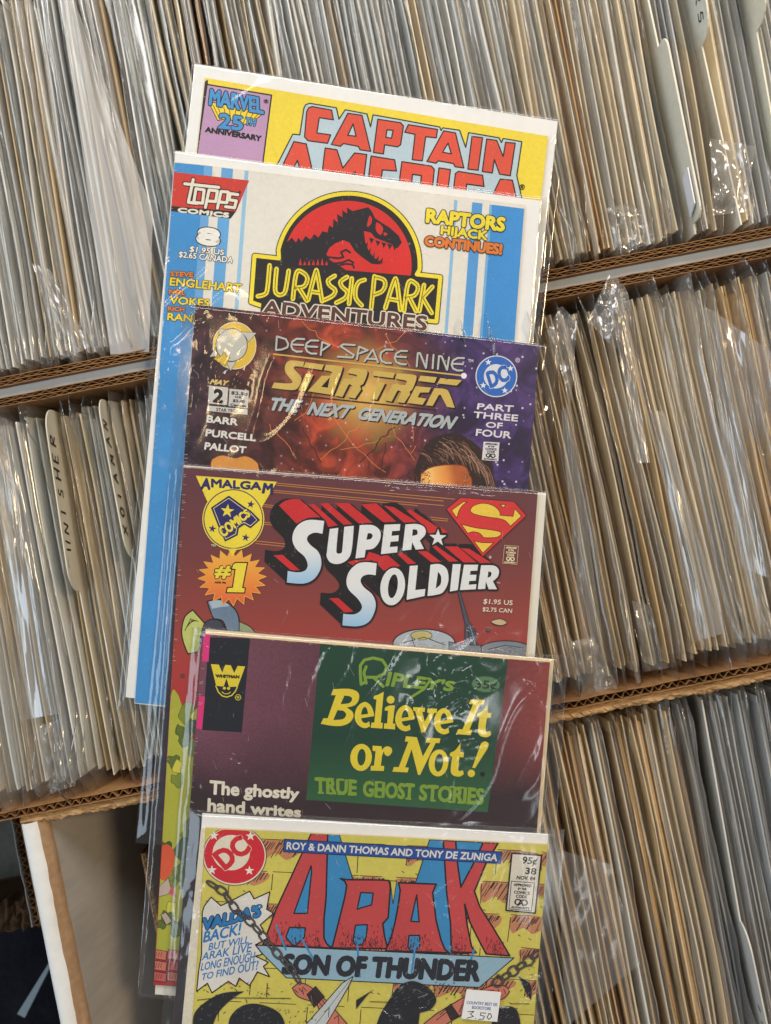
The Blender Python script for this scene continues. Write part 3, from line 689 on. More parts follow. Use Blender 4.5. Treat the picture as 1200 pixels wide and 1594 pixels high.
# --- 1: yellow cover with red block title
def art1(p, cv):
    p.zoom(270, 80, .275)
    p.fill([(195, 160), (195, 185), (160, 560), (130, 900), (100, 900), (130, 560), (178, 170)], (52, 34, 40))
    p.fill([(190, 187), (555, 248), (508, 612), (480, 800), (100, 800), (135, 565)], (190, 152, 190), edge=2.2)
    p.fill([(205, 300), (250, 392), (300, 380), (395, 412), (430, 412), (508, 352), (470, 340), (205, 285)], (242, 214, 60), edge=1.2)
    for a, b in (((225, 305), (262, 385)), ((250, 310), (275, 382)), ((285, 318), (300, 380)), ((318, 325), (322, 385)), ((352, 330), (345, 392)), ((385, 336), (368, 398)), ((420, 340), (395, 408)), ((455, 345), (415, 408)), ((485, 350), (428, 408))): p.line([a, b], 1.0, BLACK)
    p.text('MARVEL', (212, 215), (505, 265), (508, 352), (203, 300), (72, 150, 212), 2.4, 1.5)
    p.text('25', (264, 352), (392, 372), (388, 446), (256, 432), (72, 150, 212), 2.6, 1.4); p.text('TH', (410, 374), (468, 384), (460, 424), (405, 414), (72, 150, 212), 1.2, .9)
    p.text('ANNIVERSARY', (183, 428), (497, 480), (494, 508), (180, 455), BLACK, 1.5)
    p.text('®', (512, 272), (538, 276), (536, 296), (510, 292), BLACK, .5)
    A = lambda pts: [(430+x*.18333, 150+y*.18333) for x, y in pts]; B = lambda pts: [(620+x*.18333, 180+y*.18333) for x, y in pts]
    p.zoom(0, 0, 1)
    p.fill(A([(-90, 760), (25, 548), (140, 322), (200, 328), (235, 100), (250, 72), (285, 60), (510, 98), (532, 195), (585, 115), (770, 150), (800, 260), (822, 158)])+B([(0, 32), (352, 98), (362, 128), (378, 105), (520, 125), (572, 272), (597, 145), (855, 190), (875, 230), (890, 195), (1048, 222), (1005, 510), (1070, 800)])+[(440, 340)], (186, 208, 220), edge=2.0, ec=(34, 52, 38))
    def L(f, pts, *holes): p.fill(f(pts), RED, [f(h) for h in holes], 2.0, (36, 30, 22))
    L(A, [(258, 130), (275, 98), (305, 88), (470, 118), (485, 200), (365, 182), (345, 312), (462, 328), (435, 400), (270, 378), (240, 345)])
    L(A, [(608, 145), (728, 162), (802, 468), (712, 455), (695, 425), (570, 402), (545, 425), (468, 410)], [(652, 235), (678, 340), (608, 332)])
    L(A, [(862, 195), (1055, 225), (1080, 252), (1055, 412), (1030, 430), (920, 412), (910, 490), (825, 478)], [(940, 285), (992, 290), (978, 357), (930, 348)])
    L(B, [(85, 78), (332, 118), (322, 190), (232, 180), (203, 385), (118, 375), (142, 160), (55, 142)])
    L(B, [(385, 130), (485, 148), (556, 445), (482, 435), (468, 408), (340, 385), (320, 405), (243, 390)], [(422, 235), (450, 325), (375, 312)])
    L(B, [(625, 178), (715, 188), (677, 465), (590, 455)])
    L(B, [(750, 200), (835, 212), (890, 350), (910, 228), (992, 235), (950, 512), (860, 498), (815, 375), (797, 488), (712, 475)])
    L(A, [(150, 385), (255, 405), (320, 690), (235, 690), (215, 640), (130, 640), (105, 680), (10, 680)], [(180, 545), (198, 605), (150, 605)])
    L(A, [(415, 440), (515, 455), (565, 610), (665, 482), (768, 495), (740, 720), (655, 710), (670, 640), (590, 720), (550, 720), (480, 640), (470, 720), (385, 690)])
    L(A, [(805, 508), (1005, 540), (1020, 635), (900, 625), (890, 720), (780, 720)])
    L(B, [(30, 392), (280, 430), (305, 458), (285, 660), (185, 640), (195, 510), (120, 500), (105, 640), (0, 620)])
    L(B, [(345, 445), (442, 460), (415, 680), (318, 660)])
    L(B, [(510, 475), (715, 508), (727, 602), (580, 582), (565, 700), (460, 690), (485, 492)])
    L(B, [(865, 540), (968, 550), (1010, 740), (770, 740)])
    p.text('®', (809, 287), (817, 288), (816, 296), (808, 295), BLACK, .4)
C1 = [(319, 121), (853, 212), (760, 1042), (226, 955)]
fan_comic(0, 97, [(302, 97), (869, 187), (770, 1062), (206, 975)], C1, [(296, 94), (882, 183), (780, 1072), (196, 985)], (8, 8, 14, 20),
    'yellow comic with red block title and lilac corner box, topmost of the fan', paper('yellow_cover', (238, 216, 66), .4, .06, 600), art=art1, seed=1, creases=((870, 260, 60, .0005, .3, 1), (300, 130, 30, .0004, 1, .3)), ridges=((873, 195, 850, 320, 3, .0006), (866, 200, 842, 318, 3, .0004)))
# --- 2: white and blue striped cover with a dinosaur emblem
def art2(p, cv):
    lx = lambda y: 271-.0735*(y-251)
    def stripe(d0, d1, c, y0=253, y1=1094):
        sl = -.0735
        f = lambda y, d: (lx(y)+d, y+.092*d)
        p.fill([f(y0, d0), f(y0, d1), f(y1, d1), f(y1, d0)], c)
    p.zoom(0, 0, 1); p.L = 0
    for d0, d1, c in ((0.5, 47, (68, 148, 212)), (47, 60, (110, 170, 222)), (74, 92, (102, 168, 224)), (110, 116, (150, 196, 228))): p.L = 0; stripe(d0, d1, c)
    for a, b, c in ((707, 712, (142, 190, 228)), (735, 751, (84, 158, 222)), (762, 766, (120, 180, 226)), (766, 816.5, (60, 148, 220))):
        p.L = 0; f = lambda x: 257+(x-271)*.1245
        dy = 835; p.fill([(a, f(a)), (b, f(b)), (b-.0735*dy, f(b)+dy*.99), (a-.0735*dy, f(a)+dy*.99)], c)
    p.zoom(220, 230, .28333)
    p.fill([(180, 133), (592, 180), (520, 352), (160, 322)], (206, 62, 48)); p.fill([(160, 320), (520, 350), (490, 390), (155, 348)], (40, 36, 38))
    W2 = (232, 226, 210)
    for w, m in ((8.0, (46, 34, 34)), (4.6, W2)):
        for st in ([(285, 175), (258, 300), (306, 306)], [(238, 198), (426, 218)], [(300, 225), (345, 232), (336, 305), (288, 300), (300, 225)], [(352, 328), (372, 232), (418, 238), (408, 296), (362, 292)], [(418, 332), (438, 240), (478, 244), (470, 302), (428, 298)], [(530, 258), (488, 252), (482, 286), (522, 292), (512, 330), (462, 324)]):
            p.line(st, w, m)
    p.text('COMICS', (205, 330), (482, 360), (478, 383), (200, 352), W2, 1.6); p.text('®', (535, 238), (548, 240), (546, 252), (533, 250), BLACK, .4)
    p.text('8', (318, 442), (427, 455), (422, 536), (308, 520), (240, 238, 230), 5.5, 1.5)
    for s, q, c in (('$1.95 US', ((270, 541), (455, 562), (452, 589), (264, 570)), (240, 238, 230)), ('$2.65 CANADA', ((210, 570), (505, 602), (500, 634), (206, 600)), (240, 238, 230)),
                 ('STEVE', ((162, 680), (285, 686), (283, 711), (160, 705)), (226, 132, 60)), ('ENGLEHART', ((160, 714), (552, 750), (546, 794), (156, 755)), (240, 214, 60)),
                 ('NEIL', ((155, 779), (242, 786), (240, 808), (152, 802)), (226, 132, 60)), ('VOKES', ((160, 816), (375, 835), (371, 872), (156, 856)), (240, 214, 60)),
                 ('RICH', ((148, 872), (238, 880), (236, 900), (146, 894)), (226, 132, 60)), ('RANKIN', ((147, 908), (400, 930), (396, 966), (143, 946)), (240, 214, 60))):
        p.text(s, *q, c, 1.1 if len(s) < 8 or s[0] == 'E' else .7, .8, (40, 34, 34))
    p.zoom(380, 280, .28333)
    arc = ell(572, 468, 392, n=44, a0=-172, a1=8)
    path = [(120, 700), (38, 672), (57, 417), (192, 432)]+arc[1:-1]+[(948, 520), (1078, 534), (1056, 779), (990, 772)]
    p.fill(path, (40, 36, 38)); p.line(path, 9.0, (38, 36, 30)); p.line(path, 6.2, (240, 222, 60)); 
    p.fill([(95, 676), (1010, 778), (1000, 850), (80, 800)], (40, 36, 38))
    hd = [(x, min(y, 467+(x-210)*.0845)) for x, y in ell(566, 470, 354, n=60, a0=-181, a1=11)]
    p.fill(hd, (216, 48, 44))
    K = (38, 34, 40)
    p.fill([(205, 466), (218, 350), (240, 338), (262, 318), (285, 345), (298, 318), (318, 338), (338, 308), (362, 328), (385, 298), (408, 318), (430, 282), (458, 290), (466, 252), (488, 262), (490, 215), (514, 235), (510, 188), (540, 206), (538, 166), (566, 186), (564, 152), (596, 172), (682, 150), (700, 172), (720, 212), (762, 240), (802, 265), (850, 308), (866, 345), (842, 378), (815, 357), (760, 335), (720, 320), (695, 290), (658, 282), (665, 340), (685, 392), (715, 430), (755, 452), (745, 466), (700, 462), (650, 428), (608, 392), (578, 345), (545, 332), (500, 350), (468, 375), (452, 410), (470, 440), (520, 470), (560, 496), (205, 470)], K)
    for st, w in (([(455, 425), (520, 432), (545, 425), (532, 398), (560, 385), (582, 400)], 3.4), ([(480, 462), (540, 455), (575, 440), (600, 456)], 3.2), ([(500, 475), (560, 462), (596, 466), (604, 484)], 3.0), ([(380, 330), (365, 380), (385, 420)], 2), ([(420, 325), (405, 380), (425, 420)], 2)): p.line(st, w, K)
    L0 = p.L
    for x in range(300, 452, 24): p.L = L0; p.fill([(x, 468), (x+10, 430+(x % 5)*4), (x+16, 470)], (216, 48, 44))
    for x, y in ((700, 348), (735, 362), (768, 372), (800, 380), (828, 385)): p.L = L0; p.fill([(x-14, y-30), (x+14, y-22), (x-2, y+4)], K)
    for x, y in ((668, 355), (684, 388), (706, 412), (728, 430), (750, 440)): p.L = L0; p.fill([(x-8, y+12), (x+8, y+24), (x+12, y-14)], K)
    for q in ([(690, 198), (702, 215), (696, 245), (676, 258), (680, 225)], [(728, 235), (762, 262), (756, 298), (742, 300), (724, 275)], [(768, 290), (788, 298), (770, 308)]): p.L = L0+2; p.fill([(a, b, 1) for a, b in q], (216, 48, 44))
    JP = [[(140, 470), (128, 600), (112, 630), (75, 640)], [(178, 490), (170, 600), (185, 630), (210, 630), (228, 605), (245, 500)], [(268, 655), (288, 510), (330, 515), (348, 545), (330, 585), (286, 595)], [(300, 592), (345, 665)],
          [(352, 660), (390, 515), (402, 515), (428, 668)], [(372, 615), (418, 622)], [(498, 528), (462, 552), (470, 580), (500, 606), (488, 636), (438, 662)], [(566, 534), (530, 560), (538, 588), (566, 616), (554, 650), (506, 676)], [(592, 542), (576, 682)], [(662, 550), (630, 562), (612, 600), (614, 652), (646, 690)],
          [(716, 530), (698, 705)], [(716, 534), (765, 548), (775, 580), (755, 615), (710, 632)], [(775, 705), (822, 560), (838, 562), (858, 715)], [(796, 655), (850, 664)], [(878, 720), (902, 565), (944, 572), (955, 600), (935, 635), (892, 645)], [(905, 642), (945, 722)], [(962, 722), (988, 578)], [(1034, 588), (980, 648), (1030, 732)]]
    L1 = p.L
    JP = [smooth(st) if len(st) > 3 else st for st in JP]
    for st in JP: p.L = L1; p.line(st, 7.2, (240, 222, 60))
    L1 = p.L
    for st in JP: p.L = L1; p.line(st, 1.1, (60, 50, 30))
    p.text('ADVENTURES', (108, 664), (1005, 752), (998, 828), (100, 738), (92, 62, 54), 2.2, 2.0, (226, 220, 208))
    p.zoom(600, 280, .25)
    p.text('RAPTORS', (262, 184), (745, 240), (735, 318), (255, 262), (240, 222, 60), 3.2, 1.4, (40, 38, 34)); p.text('HIJACK', (350, 287), (635, 322), (630, 374), (345, 337), (240, 222, 60), 1.9, 1.2, (40, 38, 34))
    p.text('CONTINUES!', (250, 352), (725, 404), (720, 464), (245, 406), (226, 126, 52), 2.6, 1.3, (40, 38, 34))
C2 = [(271, 251), (817, 319), (755, 1158), (209, 1095)]
fan_comic(1, 233, [(272, 233), (842, 311), (770, 1160), (194, 1086)], C2, [(261, 230), (857, 306), (785, 1178), (182, 1104)], (11, 8, 15, 20),
    'white and blue striped comic with a red dinosaur emblem, second in the fan', paper('offwhite_cover', (228, 225, 216), .42, .05, 500), art=art2, seed=2, creases=((270, 580, 60, .0010, 1, .1), (262, 250, 30, .0006, 1, .3), (255, 900, 90, .0005, 1, .1)), ridges=((252, 420, 240, 620, 4, .0007), (263, 470, 250, 660, 4, .0006), (848, 330, 838, 530, 3, .0006)))
# --- 3: nebula cover in purple and orange
def nebula():
    m, nt, b = nodes('nebula_cover'); tc = N(nt, 'ShaderNodeTexCoord'); L = nt.links.new
    n1 = N(nt, 'ShaderNodeTexNoise', i_Scale=26, i_Detail=8, i_Distortion=.6); L(tc.outputs['Object'], n1.inputs['Vector'])
    sx = N(nt, 'ShaderNodeSeparateXYZ'); L(tc.outputs['Object'], sx.inputs[0])
    mr = N(nt, 'ShaderNodeMapRange'); mr.inputs[1].default_value = -.083; mr.inputs[2].default_value = .083; L(sx.outputs[0], mr.inputs[0])
    a = N(nt, 'ShaderNodeMath', operation='MULTIPLY_ADD'); a.inputs[1].default_value = .30; L(n1.outputs[0], a.inputs[0]); L(mr.outputs[0], a.inputs[2])
    base = ramp(nt, a.outputs[0], [(.17, lin((54, 40, 66))), (.30, lin((74, 46, 52))), (.46, lin((104, 46, 44))), (.60, lin((172, 72, 46))), (.74, lin((146, 62, 50))), (.87, lin((92, 54, 84))), (1.0, lin((74, 54, 128)))])
    n2 = N(nt, 'ShaderNodeTexNoise', i_Scale=85, i_Detail=9, i_Distortion=1.3); L(tc.outputs['Object'], n2.inputs['Vector'])
    mod = ramp(nt, n2.outputs[0], [(.36, (.22, .17, .20, 1)), (.50, (.62, .55, .56, 1)), (.68, (1.45, 1.2, 1.0, 1))])
    mx = N(nt, 'ShaderNodeMix', data_type='RGBA', blend_type='MULTIPLY'); mx.inputs[0].default_value = .95; L(base, mx.inputs[6]); L(mod, mx.inputs[7])
    # bright core of the nebula
    o = NEB; ds = N(nt, 'ShaderNodeVectorMath', operation='DISTANCE'); ds.inputs[1].default_value = o; L(tc.outputs['Object'], ds.inputs[0])
    dn = N(nt, 'ShaderNodeMath', operation='MULTIPLY_ADD'); dn.inputs[1].default_value = .02; L(n2.outputs[0], dn.inputs[0]); L(ds.outputs['Value'], dn.inputs[2])
    gl = ramp(nt, dn.outputs[0], [(.010, (1, 1, 1, 1)), (.036, (0, 0, 0, 1))])
    m2 = N(nt, 'ShaderNodeMix', data_type='RGBA'); L(gl, m2.inputs[0]); L(mx.outputs[2], m2.inputs[6]); m2.inputs[7].default_value = lin((226, 186, 96))
    # stars, mostly at the right
    vo = N(nt, 'ShaderNodeTexVoronoi', i_Scale=330); L(tc.outputs['Object'], vo.inputs['Vector'])
    st = ramp(nt, vo.outputs['Distance'], [(.10, (1, 1, 1, 1)), (.20, (0, 0, 0, 1))])
    wn = N(nt, 'ShaderNodeMath', operation='GREATER_THAN'); wn.inputs[1].default_value = .62; sc = N(nt, 'ShaderNodeSeparateColor'); L(vo.outputs['Color'], sc.inputs[0]); L(sc.outputs[0], wn.inputs[0])
    s2 = N(nt, 'ShaderNodeMath', operation='MULTIPLY'); L(st, s2.inputs[0]); L(wn.outputs[0], s2.inputs[1])
    s3 = N(nt, 'ShaderNodeMath', operation='MULTIPLY', use_clamp=True); L(s2.outputs[0], s3.inputs[0]); L(mr.outputs[0], s3.inputs[1])
    m3 = N(nt, 'ShaderNodeMix', data_type='RGBA'); L(s3.outputs[0], m3.inputs[0]); L(m2.outputs[2], m3.inputs[6]); m3.inputs[7].default_value = lin((220, 214, 235))
    L(m3.outputs[2], b.inputs['Base Color']); b.inputs['Roughness'].default_value = .38
    return m
def art3(p, cv):
    p.zoom(0, 0, 1); rr = random.Random(3)
    def bolt(x, y, dx, dy, n, w, c):
        pts = [(x, y)]
        for i in range(n): pts.append((pts[-1][0]+dx+rr.uniform(-5, 5), pts[-1][1]+dy+rr.uniform(-5, 5)))
        L0 = p.L; p.line(pts, w, c); p.L = L0
    for q in ((470, 500, 8, 6, 8), (600, 520, 4, 7, 7), (640, 505, -8, 5, 8), (520, 650, 8, 9, 8), (560, 660, -9, 8, 7), (500, 600, -8, 10, 6), (600, 640, 6, 9, 8), (530, 700, 12, -3, 6), (420, 660, 6, 8, 7)): bolt(*q, .8, (226, 140, 70))
    for q in ((455, 700, 5, 4, 7), (500, 720, -5, -7, 6), (560, 720, 6, -6, 8), (390, 650, 8, 6, 7), (600, 690, -4, 7, 6)): bolt(*q, 2.0, (88, 40, 36))
    p.L += 2
    p.zoom(270, 470, .25); G, Y = (196, 196, 186), (222, 188, 70)
    p.fill(ell(380, 272, 134, 146), Y, edge=1, ec=(230, 226, 205)); p.fill(ell(362, 268, 98, 102), G, edge=1.3, ec=(90, 74, 40))
    p.fill([(420, 185), (518, 192), (468, 250), (455, 225)], G, edge=.6); p.fill([(282, 165), (330, 172), (285, 210)], G, edge=.6); p.fill([(262, 285), (222, 345), (275, 335)], G, edge=.6); p.fill([(330, 375), (392, 370), (355, 432)], G, edge=.6)
    p.fill([(318, 305), (328, 338), (352, 345), (322, 400), (246, 352), (298, 340)], Y, edge=.6); p.fill([(358, 178), (370, 218), (388, 182)], Y)
    p.text('MAY', (232, 482), (345, 492), (340, 520), (226, 510), (222, 196, 120), 1.2, shear=.3)
    LG = (208, 206, 200)
    p.fill([(222, 520), (340, 533), (334, 642), (214, 632)], LG); p.text('2', (258, 545), (308, 552), (302, 628), (250, 620), (30, 26, 30), 3.2)
    p.fill([(350, 540), (470, 552), (462, 662), (342, 648)], LG)
    for s, q in (('$2.50', ((362, 556), (462, 566), (460, 584), (360, 574))), ('U.S.', ((385, 584), (425, 588), (424, 600), (384, 596))), ('$3.40', ((372, 606), (444, 613), (442, 629), (370, 622))), ('Canada', ((356, 632), (456, 642), (454, 656), (354, 646)))): p.text(s, *q, (40, 36, 44), .7)
    p.fill([(212, 645), (462, 670), (460, 703), (208, 678)], LG); p.text('STAR TREK', (268, 660), (404, 673), (402, 692), (266, 679), (70, 66, 72), .5)
    for s, q in (('BARR', ((212, 706), (402, 730), (397, 768), (206, 748))), ('PURCELL', ((206, 792), (514, 828), (510, 866), (200, 834))), ('PALLOT', ((200, 875), (454, 903), (448, 941), (193, 917)))): p.text(s, *q, (226, 224, 220), 1.3)
    p.fill([(226, 1200), (232, 1010, 1), (262, 968, 1), (310, 955, 1), (380, 972, 1), (450, 960, 1), (512, 992, 1), (532, 1040, 1), (532, 1200)], (214, 150, 70), edge=1, ec=(120, 60, 30))
    # title lettering
    GR, BK = (188, 194, 190), (30, 22, 26)
    a = lambda l: [(410+x*.15, 510+y*.15) for x, y in l]; b = lambda l: [(560+x*.15, 530+y*.15) for x, y in l]; p.zoom(0, 0, 1)
    DS = [a(l) for l in ([(140, 92), (130, 232), (190, 228), (248, 205), (258, 170), (232, 120), (140, 92)], [(425, 120), (345, 116), (300, 145), (288, 190), (305, 228), (345, 250), (400, 248)], [(300, 175), (415, 181)], [(570, 136), (490, 133), (448, 165), (438, 210), (455, 248), (495, 270), (550, 270)], [(450, 195), (560, 201)], [(610, 150), (595, 284)], [(610, 150), (690, 180), (612, 235)], [(948, 182), (830, 174), (800, 192), (938, 286), (925, 312), (772, 302)], [(992, 198), (970, 328)], [(992, 198), (1082, 235), (1000, 268)])]
    DS += [b(l) for l in ([(50, 215), (138, 95), (188, 225)], [(78, 188), (165, 196)], [(345, 96), (268, 94), (222, 125), (212, 170), (230, 215), (270, 234), (325, 236)], [(490, 110), (425, 108), (378, 135), (362, 180), (380, 225), (420, 246), (480, 248)], [(380, 168), (480, 174)], [(590, 270), (602, 132), (625, 132), (686, 285), (702, 150)], [(765, 150), (755, 290)], [(810, 296), (822, 162), (850, 166), (905, 305), (926, 176)], [(1082, 184), (1015, 182), (968, 208), (952, 250), (968, 292), (1010, 312), (1065, 312)], [(968, 242), (1070, 247)])]
    for off, w, m in ((1.2, 3.6, BK), (0, 2.9, GR)):
        L0 = p.L
        for l in DS: p.L = L0; p.line([(x+off, y+off) for x, y in l], w, m)
    GO = (206, 178, 92)
    p.line(a([(105, 275)])+b([(1075, 366)]), 2.4, GO); p.line(a([(300, 698)])+b([(790, 722)]), 2.0, (60, 34, 30)); p.fill(ell(722, 585, 4.5), (240, 236, 250))
    ST = [(a, [(425, 355), (410, 410), (335, 402, 1), (315, 425, 1), (375, 490, 1), (396, 535, 1), (365, 615, 1), (300, 648, 1), (85, 625), (112, 570), (265, 580, 1), (300, 555, 1), (232, 470, 1), (228, 390, 1), (280, 342, 1)], []), (a, [(440, 360), (628, 385), (605, 440), (412, 412)], []), (a, [(440, 478), (520, 488), (435, 662), (362, 650)], []),
          (a, [(650, 385), (785, 398, 1), (818, 435, 1), (720, 700), (460, 660), (605, 500), (690, 500), (715, 465), (700, 455), (628, 440)], [[(690, 515), (668, 625), (600, 614)]]), (a, [(905, 420), (1045, 432, 1), (1078, 468, 1), (1040, 575, 1), (1005, 605, 1), (1015, 640), (950, 735), (870, 720), (925, 610), (905, 590), (885, 590), (820, 720), (740, 705), (830, 525), (945, 535), (975, 510), (965, 490), (865, 470)], []),
          (b, [(150, 312), (365, 338), (345, 392), (128, 365)], []), (b, [(190, 430), (265, 440), (178, 615), (105, 608)], []), (b, [(385, 340), (555, 356, 1), (588, 388, 1), (550, 500, 1), (520, 530, 1), (522, 560), (460, 650), (385, 638), (430, 535), (410, 520), (390, 520), (330, 635), (255, 622), (340, 450), (470, 465), (490, 430), (475, 415), (365, 395)], []),
          (b, [(630, 365), (800, 382), (775, 440), (605, 420)], []), (b, [(580, 475), (740, 490), (715, 540), (625, 540), (600, 590), (690, 605), (650, 668), (490, 648)], []), (b, [(835, 390), (900, 398), (885, 410), (920, 400), (1060, 412), (1005, 468), (805, 445)], []), (b, [(775, 495), (875, 503, 1), (925, 540, 1), (985, 700), (905, 690), (840, 565), (820, 565), (755, 680), (685, 672)], [])]
    L0 = p.L
    for f, l, h in ST: p.L = L0; p.fill([(f([q[:2]])[0][0]+2.6, f([q[:2]])[0][1]+2.2)+tuple(q[2:]) for q in l], BK)
    L0 = p.L
    for f, l, h in ST: p.L = L0; p.fill([f([q[:2]])[0]+tuple(q[2:]) for q in l], GO, [f(x) for x in h])
    L0 = p.L
    for s, q in (('THE', a([(96, 732), (405, 757), (362, 880), (76, 850)])), ('NEXT', a([(492, 776), (945, 816), (882, 940), (456, 896)])), ('GENERATION', a([(1012, 832)])+b([(1015, 797), (960, 918)])+a([(980, 945)]))): p.L = L0; p.text(s, *q, (176, 186, 190), 2.4, shear=.22, shadow=(1.6, 1.6), oc=BK)
    p.zoom(560, 500, .26667)
    p.fill(ell(797, 322, 122), (226, 228, 236)); p.fill(ell(797, 322, 116), (44, 108, 196)); p.fill(ell(795, 322, 71), (226, 228, 236))
    p.text('DC', (738, 300), (848, 258), (872, 340), (764, 388), (44, 108, 196), 3.0, .8, (226, 228, 236))
    for x, y in ((750, 240), (879, 276), (720, 375), (846, 405)): p.fill(starp(x, y, 20), (236, 238, 242))
    p.text('®', (908, 215), (935, 217), (934, 242), (907, 240), (200, 196, 215), .4); p.text('TM', (632, 222), (662, 224), (661, 240), (631, 238), (200, 196, 215), .5)
    for s, q in (('PART', ((690, 480), (898, 494), (894, 530), (684, 513))), ('THREE', ((668, 528), (924, 548), (920, 585), (662, 562))), ('OF', ((740, 588), (834, 595), (830, 627), (734, 618))), ('FOUR', ((682, 630), (884, 646), (880, 684), (677, 667)))): p.text(s, *q, (226, 224, 232), .9)
    # head of dark swept-back hair at the lower edge
    HB = (52, 34, 32)
    p.fill([(325, 1300), (318, 930, 1), (335, 820, 1), (390, 715, 1), (480, 662, 1), (580, 660, 1), (680, 720, 1), (745, 800, 1), (778, 880, 1), (790, 1300)], HB)
    rr = random.Random(8)
    def strands(n, cols):
        for i in range(n):
            q = rr.random(); x = 345+q*400; y = 675+abs(q-.42)**2*560+rr.uniform(0, 1)*(150-90*q); L0 = p.L; bend = 1 if q > .4 else -.5
            p.line([(x, y), (x+24+rr.uniform(-6, 6), y+8+26*(q-.4)*bend), (x+44, y+26+70*max(0, q-.35)), (x+56, y+52+120*max(0, q-.35))], rr.uniform(.5, 1.3), rr.choice(cols)); p.L = L0
        p.L += 2
    strands(70, [(24, 16, 20), (34, 24, 26), (66, 42, 36)]); strands(90, [(112, 78, 62), (92, 62, 50), (140, 104, 84), (70, 46, 40)]); strands(26, [(176, 140, 116), (150, 112, 90)])
    p.fill([(352, 1300), (355, 930, 1), (368, 885, 1), (420, 852, 1), (520, 838, 1), (612, 848, 1), (640, 900, 1), (655, 960, 1), (655, 1300)], BROW, edge=1.5, ec=(120, 56, 30))
    L0 = p.L+1
    for i in range(90):
        x = rr.choice([rr.uniform(362, 410), rr.uniform(600, 642)]); y = rr.uniform(880, 960)
        p.L = L0; p.fill(ell(x, y, rr.uniform(2, 6), rr.uniform(1.5, 4), 6), rr.choice([(150, 78, 36), (176, 98, 44), (120, 60, 30)]))
    p.L = L0+1
    p.L += 1
    for i in range(40):
        x = rr.uniform(300, 540); y = rr.uniform(560, 960); L0 = p.L; p.line([(x, y), (x+rr.uniform(-30, 30), y+rr.uniform(10, 40)), (x+rr.uniform(-40, 40), y+rr.uniform(40, 80))], rr.uniform(.4, .9), rr.choice([(120, 50, 40), (226, 130, 64), (90, 40, 44)])) if x < 330 else None; p.L = L0
    p.zoom(560, 500, .26667); stamp(p, [(722, 703), (815, 708), (808, 818), (712, 810)], (222, 220, 222), (40, 36, 44))
BROW = None
def stamp(p, q, bg, fg, border=None):
    """The small approval stamp: four lines, the joined letters C A, one line."""
    if bg: p.fill(q, bg)
    if border: 
        n = 15
        for i in range(4):
            a, b = q[i], q[(i+1) % 4]
            for k in range(n): p.line_px([p.px(lerp(a, b, k/n)), p.px(lerp(a, b, (k+.6)/n))], .9, border)
    f = lambda s, t: bil(q, s, t); L0 = p.L
    for t, a, b, c, d in (('APPROVED', .12, .88, .07, .16), ('BY THE', .32, .68, .21, .28), ('COMICS', .16, .84, .33, .43), ('CODE', .26, .74, .47, .57), ('AUTHORITY', .10, .90, .89, .96)): p.L = L0; p.text(t, f(a, c), f(b, c), f(b, d), f(a, d), fg, .55)
    p.L = L0; p.text('C', f(.22, .62), f(.46, .62), f(.46, .83), f(.22, .83), fg, 1.0); p.L = L0; p.text('A', f(.36, .64), f(.64, .64), f(.64, .85), f(.36, .85), fg, 1.0); p.L = L0; p.text('C', f(.80, .62), f(.56, .62), f(.56, .83), f(.80, .83), fg, 1.0)
C3 = [(304, 474), (839, 537), (778, 1352), (243, 1290)]
_l = Lie(HZ[2], 474, TILT); NEB = tuple(_l(572, 612)-_l(*bil(C3, .5, .5), -.0025))
BROW = grad('brow_paint', [(0, (186, 104, 48)), (.25, (224, 152, 72)), (.5, (244, 198, 116)), (.8, (226, 150, 72)), (1, (176, 92, 44))], (1, .15, 0), _l(652, 750).x-_l(*bil(C3, .5, .5)).x, _l(735, 750).x-_l(*bil(C3, .5, .5)).x, 160, .15)
fan_comic(2, 474, [(306, 476), (838, 539), (779, 1354), (245, 1292)], C3, [(284, 470), (871, 536), (808, 1372), (209, 1314)], (18, 8, 26, 20),
    'purple and orange space comic with a blue round emblem, third in the fan', nebula(), art=art3, seed=3, creases=((345, 590, 70, .0009, 1, .3), (295, 500, 34, .0010, 1, .4), (860, 640, 60, .0008, 1, .2)), ridges=((322, 500, 306, 680, 4, .0007), (330, 600, 400, 545, 4, .0006), (345, 620, 395, 570, 3, .0005), (600, 512, 680, 518, 4, .0005), (862, 560, 850, 700, 4, .0009), (855, 600, 862, 740, 4, .0008), (268, 740, 250, 1050, 5, .0009)))
